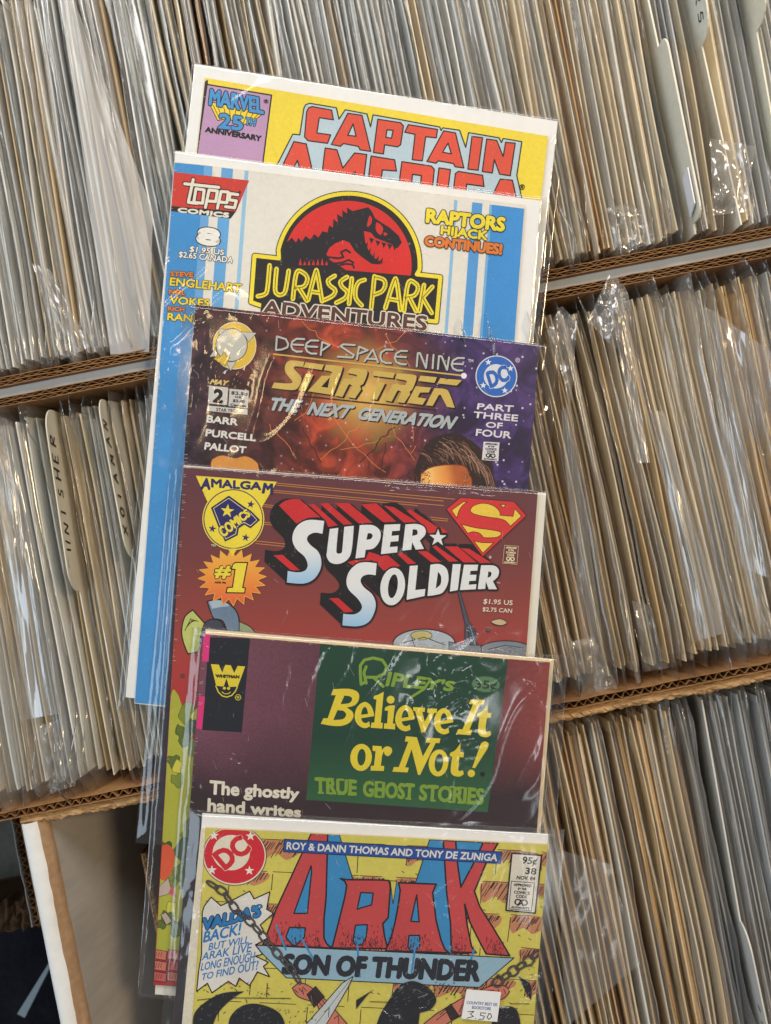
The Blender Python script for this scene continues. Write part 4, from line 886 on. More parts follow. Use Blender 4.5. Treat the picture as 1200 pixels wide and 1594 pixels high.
# --- 4: maroon cover with silver block lettering
def art4(p, cv):
    p.zoom(0, 0, 1); L0 = p.L
    GOL = (206, 140, 70)
    for q in (((430, 752), (708, 777)), ((430, 755), (690, 780)), ((424, 763), (690, 787)), ((424, 766), (650, 787)), ((408, 785), (470, 792)), ((408, 788), (470, 795)), ((410, 813), (460, 818)), ((410, 816), (460, 821)), ((398, 842), (446, 847)), ((398, 846), (446, 851)), ((670, 805), (697, 808)), ((672, 809), (697, 811))): p.L = L0; p.line(q, 1.0, GOL)
    # foliage, bricks and rubble down the left side
    rr = random.Random(4)
    p.fill([(266, 1084, 1), (276, 1080, 1), (284, 1100, 1), (292, 1110, 1), (300, 1150, 1), (420, 1180), (420, 1490), (243, 1480), (256, 1200)], (176, 178, 62))
    L1 = p.L
    for i in range(26):
        y = rr.uniform(1100, 1470); x = 262-(y-1100)*.075+rr.uniform(4, 60); r = rr.uniform(8, 20); p.L = L1+i % 3; p.fill([(x+r*.4+(a-x-r*.4)*rr.uniform(.55, 1.25), y+(b-y)*rr.uniform(.55, 1.25), 1) for a, b in ell(x+r*.4, y, r*.8, r, 11)], rr.choice([(96, 112, 44), (70, 88, 40), (128, 140, 52), (206, 200, 74)]), edge=.7, ec=(50, 60, 30))
    p.L = L1+6; p.fill([(250, 1322, 1), (262, 1315, 1), (272, 1330, 1), (266, 1360, 1), (250, 1368, 1)], (214, 92, 56)); p.fill([(246, 1380), (262, 1366), (268, 1390), (245, 1396)], (190, 170, 160), edge=.8)
    p.fill([(250, 1424), (258, 1420), (268, 1434), (259, 1440)], (190, 170, 160), edge=.9); p.fill([(262, 1390), (268, 1378), (276, 1398)], (206, 90, 110))
    for i in range(9):
        x, y = 240+(i % 3)*22, 1478+(i//3)*17; p.fill([(x, y), (x+20, y+3), (x+18, y+17), (x-2, y+14)], rr.choice([(196, 96, 92), (182, 84, 80), (206, 120, 100)]), edge=1)
        for k in range(3): p.line([(x+4+k*4, y+4), (x+2+k*4, y+11)], .8, BLACK)
    p.fill(ell(284, 1052, 3, 2.5), (110, 80, 76), edge=.7)
    p.zoom(260, 710, .25); NV, AY = (44, 42, 104), (238, 218, 66)
    # robot fragments
    p.fill([(92, 1080, 1), (112, 1000, 1), (160, 958), (240, 1048), (225, 1120), (190, 1220), (130, 1230), (100, 1150, 1)], (188, 196, 110), edge=1.8); 
    for i in range(4): p.line([(112+i*12, 1085-i*22), (150+i*14, 1010-i*14+i*20)], 1.2, BLACK)
    p.fill([(250, 905), (330, 892, 1), (420, 950, 1), (450, 1030, 1), (445, 1150), (365, 1140), (372, 1085), (345, 1025, 1), (290, 1012), (268, 960)], (112, 134, 158), edge=1.8); p.fill([(262, 905), (330, 898, 1), (390, 930, 1), (330, 940, 1), (280, 950)], (172, 190, 204))
    p.fill([(200, 1160), (235, 1040, 1), (300, 1015, 1), (350, 1050, 1), (372, 1140)], (66, 70, 84), edge=1.4); p.fill([(450, 1030), (520, 1065, 1), (560, 1120), (450, 1140)], (150, 164, 130), edge=1.2)
    p.fill([(180, 122), (685, 160), (405, 630)], AY); p.fill(ell(413, 392, 193), AY); p.line(ell(413, 392, 183), 1.6, NV, True, False)
    p.text('A', (232, 138), (262, 140), (268, 207), (210, 205), NV, 2.2); p.text('MALGA', (278, 143), (588, 165), (584, 210), (278, 192), NV, 1.9); p.text('M', (606, 170), (656, 174), (656, 236), (594, 228), NV, 2.4)
    p.fill([(276, 322), (385, 248), (478, 315), (520, 340), (577, 398), (520, 448), (482, 425), (446, 448), (438, 492), (362, 530), (318, 430)], NV, edge=1); p.fill([(290, 325), (385, 262), (470, 325), (515, 350), (560, 398), (520, 434), (480, 412), (436, 440), (428, 484), (366, 516), (330, 430)], NV, edge=.9, ec=(236, 226, 160))
    p.fill(starp(376, 342, 44, rot=-84), AY); 
    for x, y in ((283, 452), (490, 507), (522, 300)): p.fill(starp(x, y, 26, rot=-80), NV)
    p.text('COMICS', (318, 452), (492, 330), (520, 368), (352, 506), AY, 1.8, 1.2, NV)
    p.text('TM', (276, 548), (302, 551), (301, 564), (275, 561), (210, 200, 190), .4)
    pts = []
    for i in range(40):
        r_ = (212, 158)[i % 2]; an = math.radians(i*9-2); pts.append((406+r_*math.cos(an), 756+r_*.83*math.sin(an)))
    p.fill(pts, BURST, edge=1.3, ec=(238, 170, 70)); p.fill([(392, 575), (440, 575), (405, 625)], AY)
    p.text('#', (308, 684), (398, 678), (390, 752), (298, 748), AY, 2.4, 1.4); p.text('APR 96', (298, 780), (366, 783), (366, 794), (297, 791), BLACK, .6)
    p.fill([(425, 662), (502, 662), (472, 818), (488, 820), (484, 852), (368, 850), (376, 818), (408, 816), (424, 705), (402, 705), (408, 676)], AY, edge=1.8)
    # title: black extruded mass, red strips, silver letters
    a = lambda l: [(400+q[0]/6, 760+q[1]/6)+tuple(q[2:]) for q in l]; b = lambda l: [(580+q[0]*.18333, 780+q[1]*.18333)+tuple(q[2:]) for q in l]; p.zoom(0, 0, 1)
    S1 = a([(628, 305), (612, 425), (540, 415, 1), (485, 438, 1), (468, 480, 1), (500, 530, 1), (570, 590, 1), (600, 670, 1), (590, 760, 1), (530, 850, 1), (430, 890, 1), (280, 880), (288, 772), (380, 785, 1), (450, 768, 1), (474, 715, 1), (445, 640, 1), (370, 570, 1), (332, 490, 1), (345, 400, 1), (400, 330, 1), (490, 295, 1)])
    S2 = a([(1118, 700), (1108, 812), (1040, 805, 1), (985, 825, 1), (968, 870, 1), (1000, 925, 1), (1075, 990, 1), (1108, 1070, 1), (1095, 1160, 1), (1040, 1250, 1), (940, 1288, 1), (798, 1280), (806, 1172), (900, 1178, 1), (960, 1150, 1), (980, 1100, 1), (940, 1030, 1), (860, 950, 1), (835, 870, 1), (860, 780, 1), (930, 710, 1), (1010, 690, 1)])
    TOP = [(S1, []), (a([(680, 380), (760, 370), (742, 570, 1), (752, 608, 1), (785, 605, 1), (797, 570, 1), (815, 360), (905, 350), (885, 570, 1), (850, 660, 1), (770, 705, 1), (690, 695, 1), (652, 640, 1), (655, 580, 1)]), []),
           (a([(960, 345), (1080, 345, 1), (1150, 400, 1), (1145, 490, 1), (1090, 560, 1), (1015, 575), (1005, 645), (920, 655)]), [a([(1035, 420), (1065, 422, 1), (1080, 445, 1), (1062, 474, 1), (1022, 480)])]), (b([(100, 200), (235, 195), (230, 250), (165, 255), (160, 295), (222, 290), (218, 340), (152, 345), (145, 390), (212, 385), (208, 435), (70, 450)]), []),
           (b([(278, 198), (380, 195, 1), (440, 225, 1), (448, 280, 1), (400, 335), (435, 405), (365, 412), (335, 345), (328, 412), (252, 420)]), [b([(340, 240), (375, 245, 1), (378, 282, 1), (335, 295)])]), (b(starp(553, 312, 76, rot=-88)), [])]
    LOW = [(S2, []), (b(ell(170, 725, 104, 160, 30, 8)), [b(ell(172, 722, 40, 102, 24, 8))]), (b([(315, 550), (383, 545), (362, 755), (448, 745), (440, 805), (288, 838)]), []), (b([(490, 540), (570, 535, 1), (630, 580, 1), (642, 680, 1), (600, 770, 1), (540, 795, 1), (465, 805)]), [b([(555, 598), (580, 640, 1), (576, 705, 1), (535, 742)])]),
           (b([(680, 535), (748, 535), (722, 755), (655, 768)]), []), (b([(775, 540), (895, 540), (888, 590), (830, 592), (825, 625), (880, 625), (875, 675), (820, 678), (815, 710), (880, 705), (875, 748), (740, 755)]), []), (b([(920, 545), (1030, 548, 1), (1070, 585, 1), (1062, 640, 1), (1020, 680), (1055, 748), (985, 748), (960, 680), (955, 745), (892, 748)]), [b([(982, 595), (1008, 608, 1), (1000, 640, 1), (975, 650)])])]
    EX = (32, 27, 30); LT = (226, 230, 232)
    def rowof(letters, vec):
        L0 = p.L+1
        for l, _ in letters:
            c = curve(l); n = len(c); vx, vy = vec
            p.L = L0
            for i in range(n):
                q, r = c[i], c[(i+1) % n]; p.raw([q, r, (r[0]+vx, r[1]+vy), (q[0]+vx, q[1]+vy)], [(0, 1, 2, 3)], EX)
            p.line_px(c, 6, EX, True)
        p.L = L0+1
    def reds(f, strips):
        L0 = p.L+1
        for s in strips: p.L = L0; p.fill(f(s), (204, 46, 50))
    def face(letters):
        L0 = p.L+1
        for i, (l, h) in enumerate(letters):
            p.L = L0; p.line_px([q[:2] for q in curve(l)], 5, EX, True); p.L = L0+2; p.fill(l, (SILV if i else (SILV1 if l is S1 else SILV2)), h)
    rowof(LOW, (-35, -33)); 
    reds(a, [[(675, 1025), (760, 1025), (900, 1150), (820, 1160)], [(845, 690), (1030, 640), (1080, 665), (1000, 690), (900, 725)]])
    reds(b, [[(-30, 430), (60, 460), (130, 460), (235, 550), (95, 590), (50, 545), (-50, 470)], [(200, 440), (250, 435), (370, 530), (300, 535)], [(380, 425), (460, 425), (580, 515), (500, 520)], [(500, 380), (530, 372), (725, 510), (650, 515)], [(610, 385), (720, 385), (880, 520), (770, 520)], [(745, 398), (820, 405), (1010, 525), (910, 525)]])
    face(LOW); rowof(TOP, (-35, -33))
    reds(a, [[(205, 160), (260, 120, 1), (330, 102, 1), (400, 105), (590, 270), (480, 275), (370, 330)], [(480, 150), (535, 148), (755, 345), (665, 362), (640, 300)], [(590, 145), (665, 138), (890, 335), (810, 342)], [(730, 140), (855, 138), (1080, 322), (950, 328)], [(970, 150), (1115, 140), (1300, 312), (1180, 318)], [(155, 625), (240, 622), (400, 765), (320, 768)]])
    reds(b, [[(95, 38), (180, 52), (380, 178), (265, 182)], [(290, 85), (315, 68), (555, 225), (545, 260), (480, 280), (440, 215)], [(575, 215), (640, 265), (590, 270)]])
    face(TOP)
    p.zoom(690, 770, .116667); SR, SY = (214, 56, 58), (238, 208, 76)
    p.fill([(230, 38), (940, 92), (1105, 280), (525, 825), (40, 195)], SR, edge=1.0, ec=(90, 24, 30))
    L0 = p.L
    for q in ([(110, 210), (265, 95), (320, 95), (270, 130, 1), (215, 200, 1), (180, 310)], [(360, 210, 1), (400, 150, 1), (520, 115, 1), (650, 140, 1), (735, 205, 1), (760, 275), (930, 290), (950, 185), (1040, 285), (895, 420), (820, 345, 1), (720, 315, 1), (600, 300, 1), (450, 270, 1), (385, 245, 1)], [(760, 130), (830, 132), (800, 178)],
              [(240, 395), (420, 440, 1), (600, 465, 1), (740, 490, 1), (772, 520, 1), (720, 565, 1), (600, 575, 1), (535, 570), (480, 515, 1), (400, 495, 1), (325, 515)], [(405, 615), (520, 640, 1), (670, 640), (525, 780)]): p.L = L0; p.fill(q, SY, edge=1.1, ec=(104, 24, 26))
    stamp(p, [(815, 675), (1000, 688), (980, 930), (790, 915)], None, (232, 216, 178), (232, 216, 178))
    p.fill(ell(624, 835, 20), (200, 170, 160))
    p.zoom(580, 780, .18333)
    p.text('$1.95 US', (945, 830), (1188, 844), (1186, 882), (938, 868), (232, 220, 200), .5); p.text('$2.75 CAN', (935, 900), (1184, 914), (1180, 948), (932, 933), (232, 220, 200), .4); p.text('TM', (1055, 686), (1082, 690), (1081, 700), (1054, 697), (210, 200, 190), .3)
    p.zoom(550, 740, .275)
    p.fill([(590, 655), (602, 655), (655, 830), (692, 880), (705, 1100), (628, 1100), (632, 840)], (78, 84, 100), edge=.8); p.line([(640, 840), (665, 960)], 1, BLACK); p.line([(660, 850), (690, 960)], 1, (150, 160, 175))
    p.fill(ell(400, 950, 175, 80), (176, 186, 196), edge=1.6); p.fill(ell(385, 905, 60, 26), (196, 186, 120), edge=1); p.line([(270, 950), (400, 915), (520, 960)], 1.2, BLACK); p.line([(330, 920), (360, 1000)], 1, BLACK)
    p.fill(ell(860, 990, 150, 54), (128, 136, 148), edge=1.4); p.line([(760, 985), (860, 960), (960, 975)], 1, BLACK); p.fill([(540, 940), (640, 960), (720, 960), (730, 1060), (540, 1060)], (120, 128, 142), edge=1)
    L0 = p.L+1
    for i in range(46):
        x, y = rr.choice([(rr.uniform(270, 540), rr.uniform(915, 985)), (rr.uniform(750, 960), rr.uniform(962, 1010)), (rr.uniform(636, 700), rr.uniform(850, 960))]); p.L = L0
        p.line([(x, y), (x+rr.uniform(6, 22), y+rr.uniform(-5, 9))], rr.uniform(.4, .9), rr.choice([(40, 42, 52), (70, 76, 90), (212, 220, 226)]), caps=False)
    p.fill([(780, 825, 1), (830, 812, 1), (868, 832, 1), (840, 848, 1), (800, 842, 1)], (206, 188, 150), edge=1); p.fill(ell(760, 875, 12, 8), (90, 76, 80), edge=.8)
def ygrad(name, py0, py1, stops, C, lie):
    o = lie(*bil(C, .5, .5)); y0, y1 = lie(600, py0).y-o.y, lie(600, py1).y-o.y
    return grad(name, stops, (0, -1, 0), -y0, -y1)
C4 = [(286, 726), (837, 766), (779, 1576), (239, 1533)]
_l = Lie(HZ[3], 724, TILT)
SILV = paper('silver_ink', (226, 230, 232), .4, .04, 500)
SILV1 = ygrad('silver_blend', 855, 905, [(0, (226, 230, 232)), (1, (160, 200, 232))], C4, _l); SILV2 = ygrad('silver_blend_low', 915, 975, [(0, (226, 230, 232)), (1, (150, 194, 230))], C4, _l)
BURST = ygrad('burst_blend', 850, 950, [(0, (240, 186, 70)), (.5, (236, 150, 62)), (1, (222, 84, 58))], C4, _l)
fan_comic(3, 724, [(285, 724), (851, 767), (793, 1592), (240, 1550)], C4, [(276, 720), (857, 764), (800, 1600), (212, 1556)], (10, 8, 8, 16),
    'maroon comic with silver extruded lettering and a red shield emblem, fourth in the fan', ygrad('maroon_cover', 740, 1100, [(0, (98, 56, 64)), (.35, (118, 60, 60)), (.62, (150, 66, 58)), (.8, (170, 60, 54)), (1, (172, 52, 50))], C4, _l), (228, 226, 214), art4, 4,
    creases=((655, 990, 46, .0010, .7, .7), (300, 985, 36, .0012, .6, .8), (262, 1000, 120, .0006, 1, .1)), ridges=((268, 740, 255, 1000, 4, .0007), (258, 900, 236, 1300, 4, .0009), (250, 1000, 225, 1400, 3, .0008), (560, 752, 840, 770, 5, .0006), (846, 800, 838, 980, 3, .0006), (420, 800, 430, 806, 3, .0004), (600, 975, 690, 985, 4, .0006)))
# --- 5: wine-red cover with a green title panel
def art5(p, cv):
    p.zoom(280, 970, .25)
    p.fill([(182, 88), (437, 96), (385, 680), (138, 665)], (34, 36, 44))
    for q in ([(148, 70), (188, 72), (178, 240), (138, 238)], [(120, 455), (156, 457), (138, 662), (100, 656)]): p.fill(q, (222, 56, 130))
    Y5 = (226, 206, 56); GY = (128, 160, 56)
    p.fill([(193, 255), (242, 258), (264, 308), (282, 260), (316, 262), (338, 310), (360, 266), (406, 270), (360, 395), (306, 397), (290, 345), (272, 395), (226, 390)], Y5)
    p.fill([(216, 316), (376, 322), (372, 346), (222, 340)], Y5); p.text('WHITMAN', (222, 319), (370, 326), (367, 344), (225, 338), (30, 32, 40), 1.2)
    p.line([(224, 392), (240, 430), (265, 454), (292, 460), (322, 450), (345, 425), (358, 396)], 1.8, Y5); p.fill(ell(277, 405, 10, 9), Y5); p.fill(ell(303, 406, 10, 9), Y5); p.line([(262, 428), (278, 440), (298, 440), (314, 430)], 1.2, Y5)
    p.line(ell(362, 462, 17), 1.0, Y5, True); p.text('W', (353, 454), (371, 455), (371, 470), (353, 469), Y5, .4)
    p.zoom(460, 990, .36667)
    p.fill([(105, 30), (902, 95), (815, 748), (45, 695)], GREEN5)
    for st in ([(278, 205), (295, 195)], [(278, 205), (275, 160), (275, 125), (292, 102), (330, 93), (368, 102), (386, 128), (378, 158), (345, 175), (305, 175)], [(300, 130), (290, 155), (300, 200)], [(330, 175), (355, 198), (372, 214)]): p.line(st, 4.6, GY)
    p.text("IPLEY'S", (388, 152), (676, 196), (672, 232), (384, 210), GY, 2.4, shear=.15); p.line([(570, 190), (545, 225), (490, 260)], 4, GY)
    p.fill(ell(808, 205, 62, 36, 30, 4), (92, 132, 92)); p.line(ell(808, 205, 60, 34, 30, 4), .9, (40, 70, 50), True); p.text('35¢', (764, 186), (856, 193), (852, 226), (762, 220), (44, 62, 54), .8)
    a = lambda l: [(490+q[0]/7.5, 1060+q[1]/7.5)+tuple(q[2:]) for q in l]; b = lambda l: [(630+q[0]/8, 1070+q[1]/8)+tuple(q[2:]) for q in l]; p.zoom(0, 0, 1)
    E_ = [(690, 410), (540, 435), (560, 478, 1), (600, 490, 1), (635, 470), (645, 530), (580, 550, 1), (505, 512, 1), (465, 420, 1), (495, 305, 1), (575, 245, 1), (650, 282, 1), (688, 370, 1)]; EH = [(540, 395), (555, 330, 1), (585, 302, 1), (610, 330, 1), (622, 383)]
    sh = lambda l, dx, dy: [(q[0]+dx, q[1]+dy)+tuple(q[2:]) for q in l]; m3 = lambda l: [(362+(q[0]-465)*1.06, 258+(q[1]-245)*1.07)+tuple(q[2:]) for q in l]
    T_ = [(1035, 205), (1030, 315), (1078, 320), (1070, 380), (1022, 378), (1005, 510, 1), (1020, 552, 1), (1062, 540), (1075, 590), (1020, 620, 1), (940, 602, 1), (912, 540, 1), (930, 375), (898, 360), (905, 325), (970, 290, 1)]
    LS = [(a([(215, 95), (400, 92, 1), (500, 130, 1), (517, 205, 1), (470, 280, 1), (375, 310), (440, 360, 1), (448, 425, 1), (400, 490, 1), (300, 525, 1), (180, 520), (70, 500), (100, 435), (150, 435), (245, 165), (190, 165)]), [a([(345, 170), (410, 180, 1), (436, 212, 1), (400, 258, 1), (300, 270)]), a([(265, 340), (335, 350, 1), (366, 395, 1), (325, 445, 1), (215, 455)])]),
          (a(E_), [a(EH)]), (a([(805, 125), (770, 485), (795, 490), (788, 555), (652, 545), (662, 485), (695, 485), (720, 215), (685, 210), (690, 175), (740, 160)]), []), (a([(935, 285), (910, 495), (940, 500), (935, 565), (805, 555), (810, 495), (845, 495), (855, 345), (815, 345), (820, 310), (870, 285)]), []), (a(ell(885, 218, 46)), []),
          (a(sh(E_, 473, 37)), [a(sh(EH, 473, 37))]), (b([(105, 245), (252, 252), (248, 305), (218, 305), (248, 430), (305, 318), (278, 312), (282, 262), (402, 265), (396, 315), (368, 317), (250, 560), (208, 560), (130, 295), (104, 290)]), []), (b(m3(E_)), [b(m3(EH))]),
          (b([(825, 148), (1000, 155), (980, 215), (935, 215), (805, 525), (840, 530), (820, 595), (640, 580), (665, 520), (718, 525), (850, 210), (795, 205)]), []), (b(T_), []), (a(ell(540, 892, 126, 158, 36, 4)), [a(ell(545, 890, 48, 98, 30, 4))]),
          (a([(675, 755), (780, 762), (782, 805), (830, 765, 1), (885, 775, 1), (902, 825, 1), (860, 875, 1), (820, 860, 1), (805, 820), (785, 870), (770, 990), (810, 992), (805, 1050), (650, 1045), (655, 990), (690, 990), (710, 820), (675, 815)]), []),
          (b([(16, 608), (150, 620), (225, 860), (320, 690), (258, 685), (275, 625), (445, 635), (430, 695), (385, 690), (190, 1090), (165, 1088), (85, 770), (5, 995), (50, 1000), (35, 1058), (-155, 1048), (-135, 990), (-75, 992), (45, 675), (0, 672)]), []), (b(ell(420, 940, 122, 168, 36, 6)), [b(ell(425, 938, 52, 112, 30, 6))]), (b(sh(T_, -340, 490)), []),
          (b([(940, 720, 1), (965, 688, 1), (1000, 672, 1), (1042, 698, 1), (1030, 760), (875, 1005), (840, 1000)]), []), (b(ell(828, 1070, 46)), [])]
    L0 = p.L
    for i, (l, h) in enumerate(LS): p.L = L0+(i % 2)*2; p.fill(l, Y5, h)
    p.fill(ell(751, 1205, 4), (24, 34, 28))
    p.zoom(460, 990, .36667)
    for s, q in (('TRUE', ((84, 602), (258, 614), (256, 674), (86, 664))), ('GHOST', ((290, 616), (504, 630), (500, 692), (288, 678))), ('STORIES', ((530, 632), (800, 650), (794, 714), (526, 694)))):
        p.text(s, *q, GY, 2.6)
        n = len(s)
        for i in range(n):
            for t, yy in ((0, 0), (1, 1)):
                u = (i+.5)/n; c0 = lerp(lerp(q[0], q[3], yy), lerp(q[1], q[2], yy), u-.30/n); c1 = lerp(lerp(q[0], q[3], yy), lerp(q[1], q[2], yy), u+.30/n)
                if s[i] not in 'OGS': p.line_px([p.px(c0), p.px(c1)], 3.2, GY)
    p.zoom(280, 970, .25)
    p.text('The ghostly', (190, 980), (742, 1030), (736, 1092), (186, 1062), (226, 220, 204), 2.2); p.text('hand writes', (178, 1092), (752, 1148), (750, 1206), (175, 1170), (214, 208, 192), 2.2)
C5 = [(316, 987), (856, 1031), (793, 1846), (254, 1800)]
_l = Lie(HZ[4], 980, TILT)
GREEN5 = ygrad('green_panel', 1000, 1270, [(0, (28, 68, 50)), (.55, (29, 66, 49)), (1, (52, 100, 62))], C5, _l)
def wine():
    m, nt, b = nodes('wine_cover'); L = nt.links.new; tc = N(nt, 'ShaderNodeTexCoord'); sx = N(nt, 'ShaderNodeSeparateXYZ'); L(tc.outputs['Object'], sx.inputs[0])
    o = _l(*bil(C5, .5, .5)); y0, y1 = _l(600, 1120).y-o.y, _l(600, 1290).y-o.y
    mr = N(nt, 'ShaderNodeMapRange'); mr.inputs[1].default_value = -.083; mr.inputs[2].default_value = .085; L(sx.outputs[0], mr.inputs[0])
    nn = N(nt, 'ShaderNodeTexNoise', i_Scale=30, i_Detail=6); L(tc.outputs['Object'], nn.inputs['Vector'])
    c = ramp(nt, mr.outputs[0], [(.0, lin((126, 76, 96))), (.3, lin((110, 64, 80))), (.5, lin((88, 50, 58))), (.86, lin((108, 52, 56))), (1, lin((144, 64, 60)))])
    my = N(nt, 'ShaderNodeMapRange'); my.inputs[1].default_value = y0; my.inputs[2].default_value = y1; L(sx.outputs[1], my.inputs[0])
    ad = N(nt, 'ShaderNodeMath', operation='MULTIPLY_ADD'); ad.inputs[1].default_value = .5; L(nn.outputs[0], ad.inputs[0]); L(my.outputs[0], ad.inputs[2])
    mx = N(nt, 'ShaderNodeMix', data_type='RGBA'); L(ramp(nt, ad.outputs[0], [(.3, (0, 0, 0, 1)), (1.25, (1, 1, 1, 1))]), mx.inputs[0]); L(c, mx.inputs[6]); mx.inputs[7].default_value = lin((54, 36, 40))
    n2 = N(nt, 'ShaderNodeTexNoise', i_Scale=900, i_Detail=3); L(tc.outputs['Object'], n2.inputs['Vector'])
    m2 = N(nt, 'ShaderNodeMix', data_type='RGBA', blend_type='MULTIPLY'); m2.inputs[0].default_value = .7; L(mx.outputs[2], m2.inputs[6]); L(ramp(nt, n2.outputs[0], [(.3, (.7, .7, .7, 1)), (.7, (1.1, 1.1, 1.1, 1))]), m2.inputs[7])
    L(m2.outputs[2], b.inputs['Base Color']); b.inputs['Roughness'].default_value = .42; return m
fan_comic(4, 980, [(319, 980), (863, 1027), (799, 1850), (256, 1806)], C5, [(297, 975), (886, 1022), (824, 1870), (232, 1826)], (20, 8, 22, 20),
    'wine-red comic with a dark green title panel and black corner strip, fifth in the fan', wine(), (226, 210, 178), art5, 5,
    creases=((700, 1065, 70, .0010, .6, .8), (310, 990, 44, .0014, .7, .7), (650, 1090, 46, .0006, .8, .6), (380, 1180, 70, .0006, .8, -.5), (715, 1158, 60, .0004, .2, 1), (305, 1240, 40, .001, 1, .2)), ridges=((322, 1212, 372, 1165, 4, .0008), (330, 1218, 420, 1140, 3, .0006), (370, 1165, 470, 1100, 5, .0005), (655, 1058, 672, 1100, 3, .0006), (672, 1040, 705, 1090, 3, .0009), (690, 1045, 735, 1105, 3, .0007), (820, 1050, 836, 1085, 3, .0006), (300, 1000, 282, 1240, 4, .0010), (308, 1020, 290, 1260, 3, .0007), (400, 992, 520, 1006, 4, .0005), (862, 1060, 850, 1250, 4, .0008), (878, 1050, 868, 1240, 3, .0006), (540, 1290, 820, 1284, 5, .0004)))
# --- 6: yellow brick cover with red and blue lettering
def art6(p, cv):
    rr = random.Random(6); p.zoom(0, 0, 1); BR, OL = (196, 134, 96), (52, 44, 36)
    # stone blocks with hatched shading
    ys = [1302, 1352, 1402, 1452, 1502, 1556, 1620]
    L0 = p.L
    for r_, y in enumerate(ys):
        x = 330+(r_ % 2)*34
        while x < 850:
            w = rr.uniform(56, 84)
            lx_ = lambda yy: x-.08*(yy-1290)
            sl = .045
            f = lambda xx, yy: (xx-.085*(yy-1290), yy+sl*(xx-320))
            if y > 1300: p.L = L0+3; p.line([f(x, y), f(x+w*rr.uniform(.5, 1), y)], 1.1, OL)
            p.L = L0+3; p.line([f(x, y+4), f(x+rr.uniform(-2, 2), y+rr.uniform(24, 46))], 1.3, OL)
            if y < 1530 and rr.random() < .9:
                pw = w*rr.uniform(.6, 1); ph = rr.uniform(18, 34); p.L = L0
                c = [f(x+2, y+2), f(x+pw, y+2), f(x+pw+4, y+ph*.5), f(x+pw*.7, y+ph), f(x+pw*.4, y+ph*.7), f(x+4, y+ph)]
                p.fill([q+(1,) for q in c], BR); p.L = L0+4
                for k in range(int(pw/3.4)):
                    hx = x+4+k*3.4+rr.uniform(-1, 1); hl = rr.uniform(6, ph*.8); hy = y+rr.uniform(1, 5); p.line_px([f(hx+hl*.35, hy), f(hx-hl*.2, hy+hl)], rr.uniform(.9, 2.0), OL)
            for k in range(2): hx, hy = x+rr.uniform(5, w), y+rr.uniform(28, 44); p.L = L0+4; p.line_px([f(hx, hy), f(hx+4, hy+2.5)], 1.2, OL)
            x += w
    p.L = L0+9
    a = lambda l: [(430+q[0]/6, 1290+q[1]/6)+tuple(q[2:]) for q in l]; b = lambda l: [(600+q[0]*.18333, 1290+q[1]*.18333)+tuple(q[2:]) for q in l]
    BL6, RD6, LB6 = (58, 140, 196), (196, 74, 76), (150, 186, 208); ED = (34, 30, 34)
    p.fill(a([(330, 42), (590, 50), (705, 440), (720, 500), (620, 1100), (440, 1100)]), BL6, edge=1.6, ec=ED); p.fill(b([(375, 92), (850, 118), (860, 240), (640, 600), (700, 1060), (150, 1050), (180, 460), (258, 450)]), BL6, edge=1.6, ec=ED)
    p.fill(a([(1060, 500), (1200, 520), (1200, 1110), (1000, 1110), (980, 880)]), BL6)
    p.fill(a([(1065, 485), (1125, 490), (1090, 700)]), (204, 196, 90), edge=1.2, ec=ED)
    p.fill([(395, 1471), (800, 1491), (746, 1537), (446, 1522)], LB6, edge=1.6, ec=ED)
    def L(pts, *holes):
        p.fill(pts, RD6, (), 2.6, ED)
        for h in holes: p.fill(h, BL6, (), 2.2, ED)
    L(a([(325, 42), (480, 47), (476, 240), (465, 640), (445, 850), (445, 1020), (470, 1075), (520, 1115), (-125, 1085), (0, 750)]), a([(325, 345), (330, 400), (290, 790), (165, 790)]), a([(125, 920), (270, 925), (264, 1010), (185, 1090), (150, 1086), (90, 1010)]))
    L(a([(600, 465), (655, 475), (1010, 480, 1), (1055, 500, 1), (1065, 560), (1045, 830), (995, 885), (1010, 1000), (1035, 1100), (1100, 1120), (520, 1112), (560, 960), (585, 860), (640, 640), (658, 530), (640, 490)]), a([(790, 595), (905, 600), (890, 710), (755, 750)]), a([(740, 900), (850, 895), (840, 1010), (800, 1085), (745, 1085), (715, 1050)]))
    L(b([(110, 458), (430, 470), (400, 540), (430, 780), (470, 940), (505, 1025), (540, 1052), (0, 1035), (45, 930), (80, 800), (110, 640), (125, 520)]), b([(265, 560), (285, 790), (215, 785)]), b([(200, 905), (290, 905), (290, 1010), (250, 1040), (215, 1038), (190, 1000)]))
    L(b([(490, 98), (595, 103), (612, 300), (640, 495), (750, 290), (830, 115), (955, 122), (850, 300), (755, 530), (800, 660), (920, 850), (1055, 1078), (855, 1062), (800, 960), (720, 800), (672, 640), (690, 800), (730, 1000), (770, 1052), (560, 1045), (552, 800), (520, 550)]))
    # soot at the feet of the letters
    L1 = p.L+1
    for (x0, x1) in ((425, 500), (528, 595), (604, 672), (704, 726), (757, 784)):
        for k in range(int((x1-x0)*1.6)):
            x = rr.uniform(x0, x1); h = abs(rr.gauss(0, 1))*14; y = 1470+.045*(x-430)-h; p.L = L1; p.line_px([(x, y), (x+rr.uniform(-1, 1), y+rr.uniform(2, 5))], rr.uniform(.7, 1.3), (84, 34, 40))
    for q in (((430, 1440), (445, 1478)), ((470, 1462), (492, 1500)), ((556, 1470), (560, 1520)), ((646, 1474), (640, 1520)), ((738, 1478), (724, 1520))): p.line(q, 3, BL6)
    p.L += 2; p.text('SON OF THUNDER', (444, 1486), (748, 1496), (744, 1526), (440, 1514), (44, 46, 56), 3.6, .6, ED)
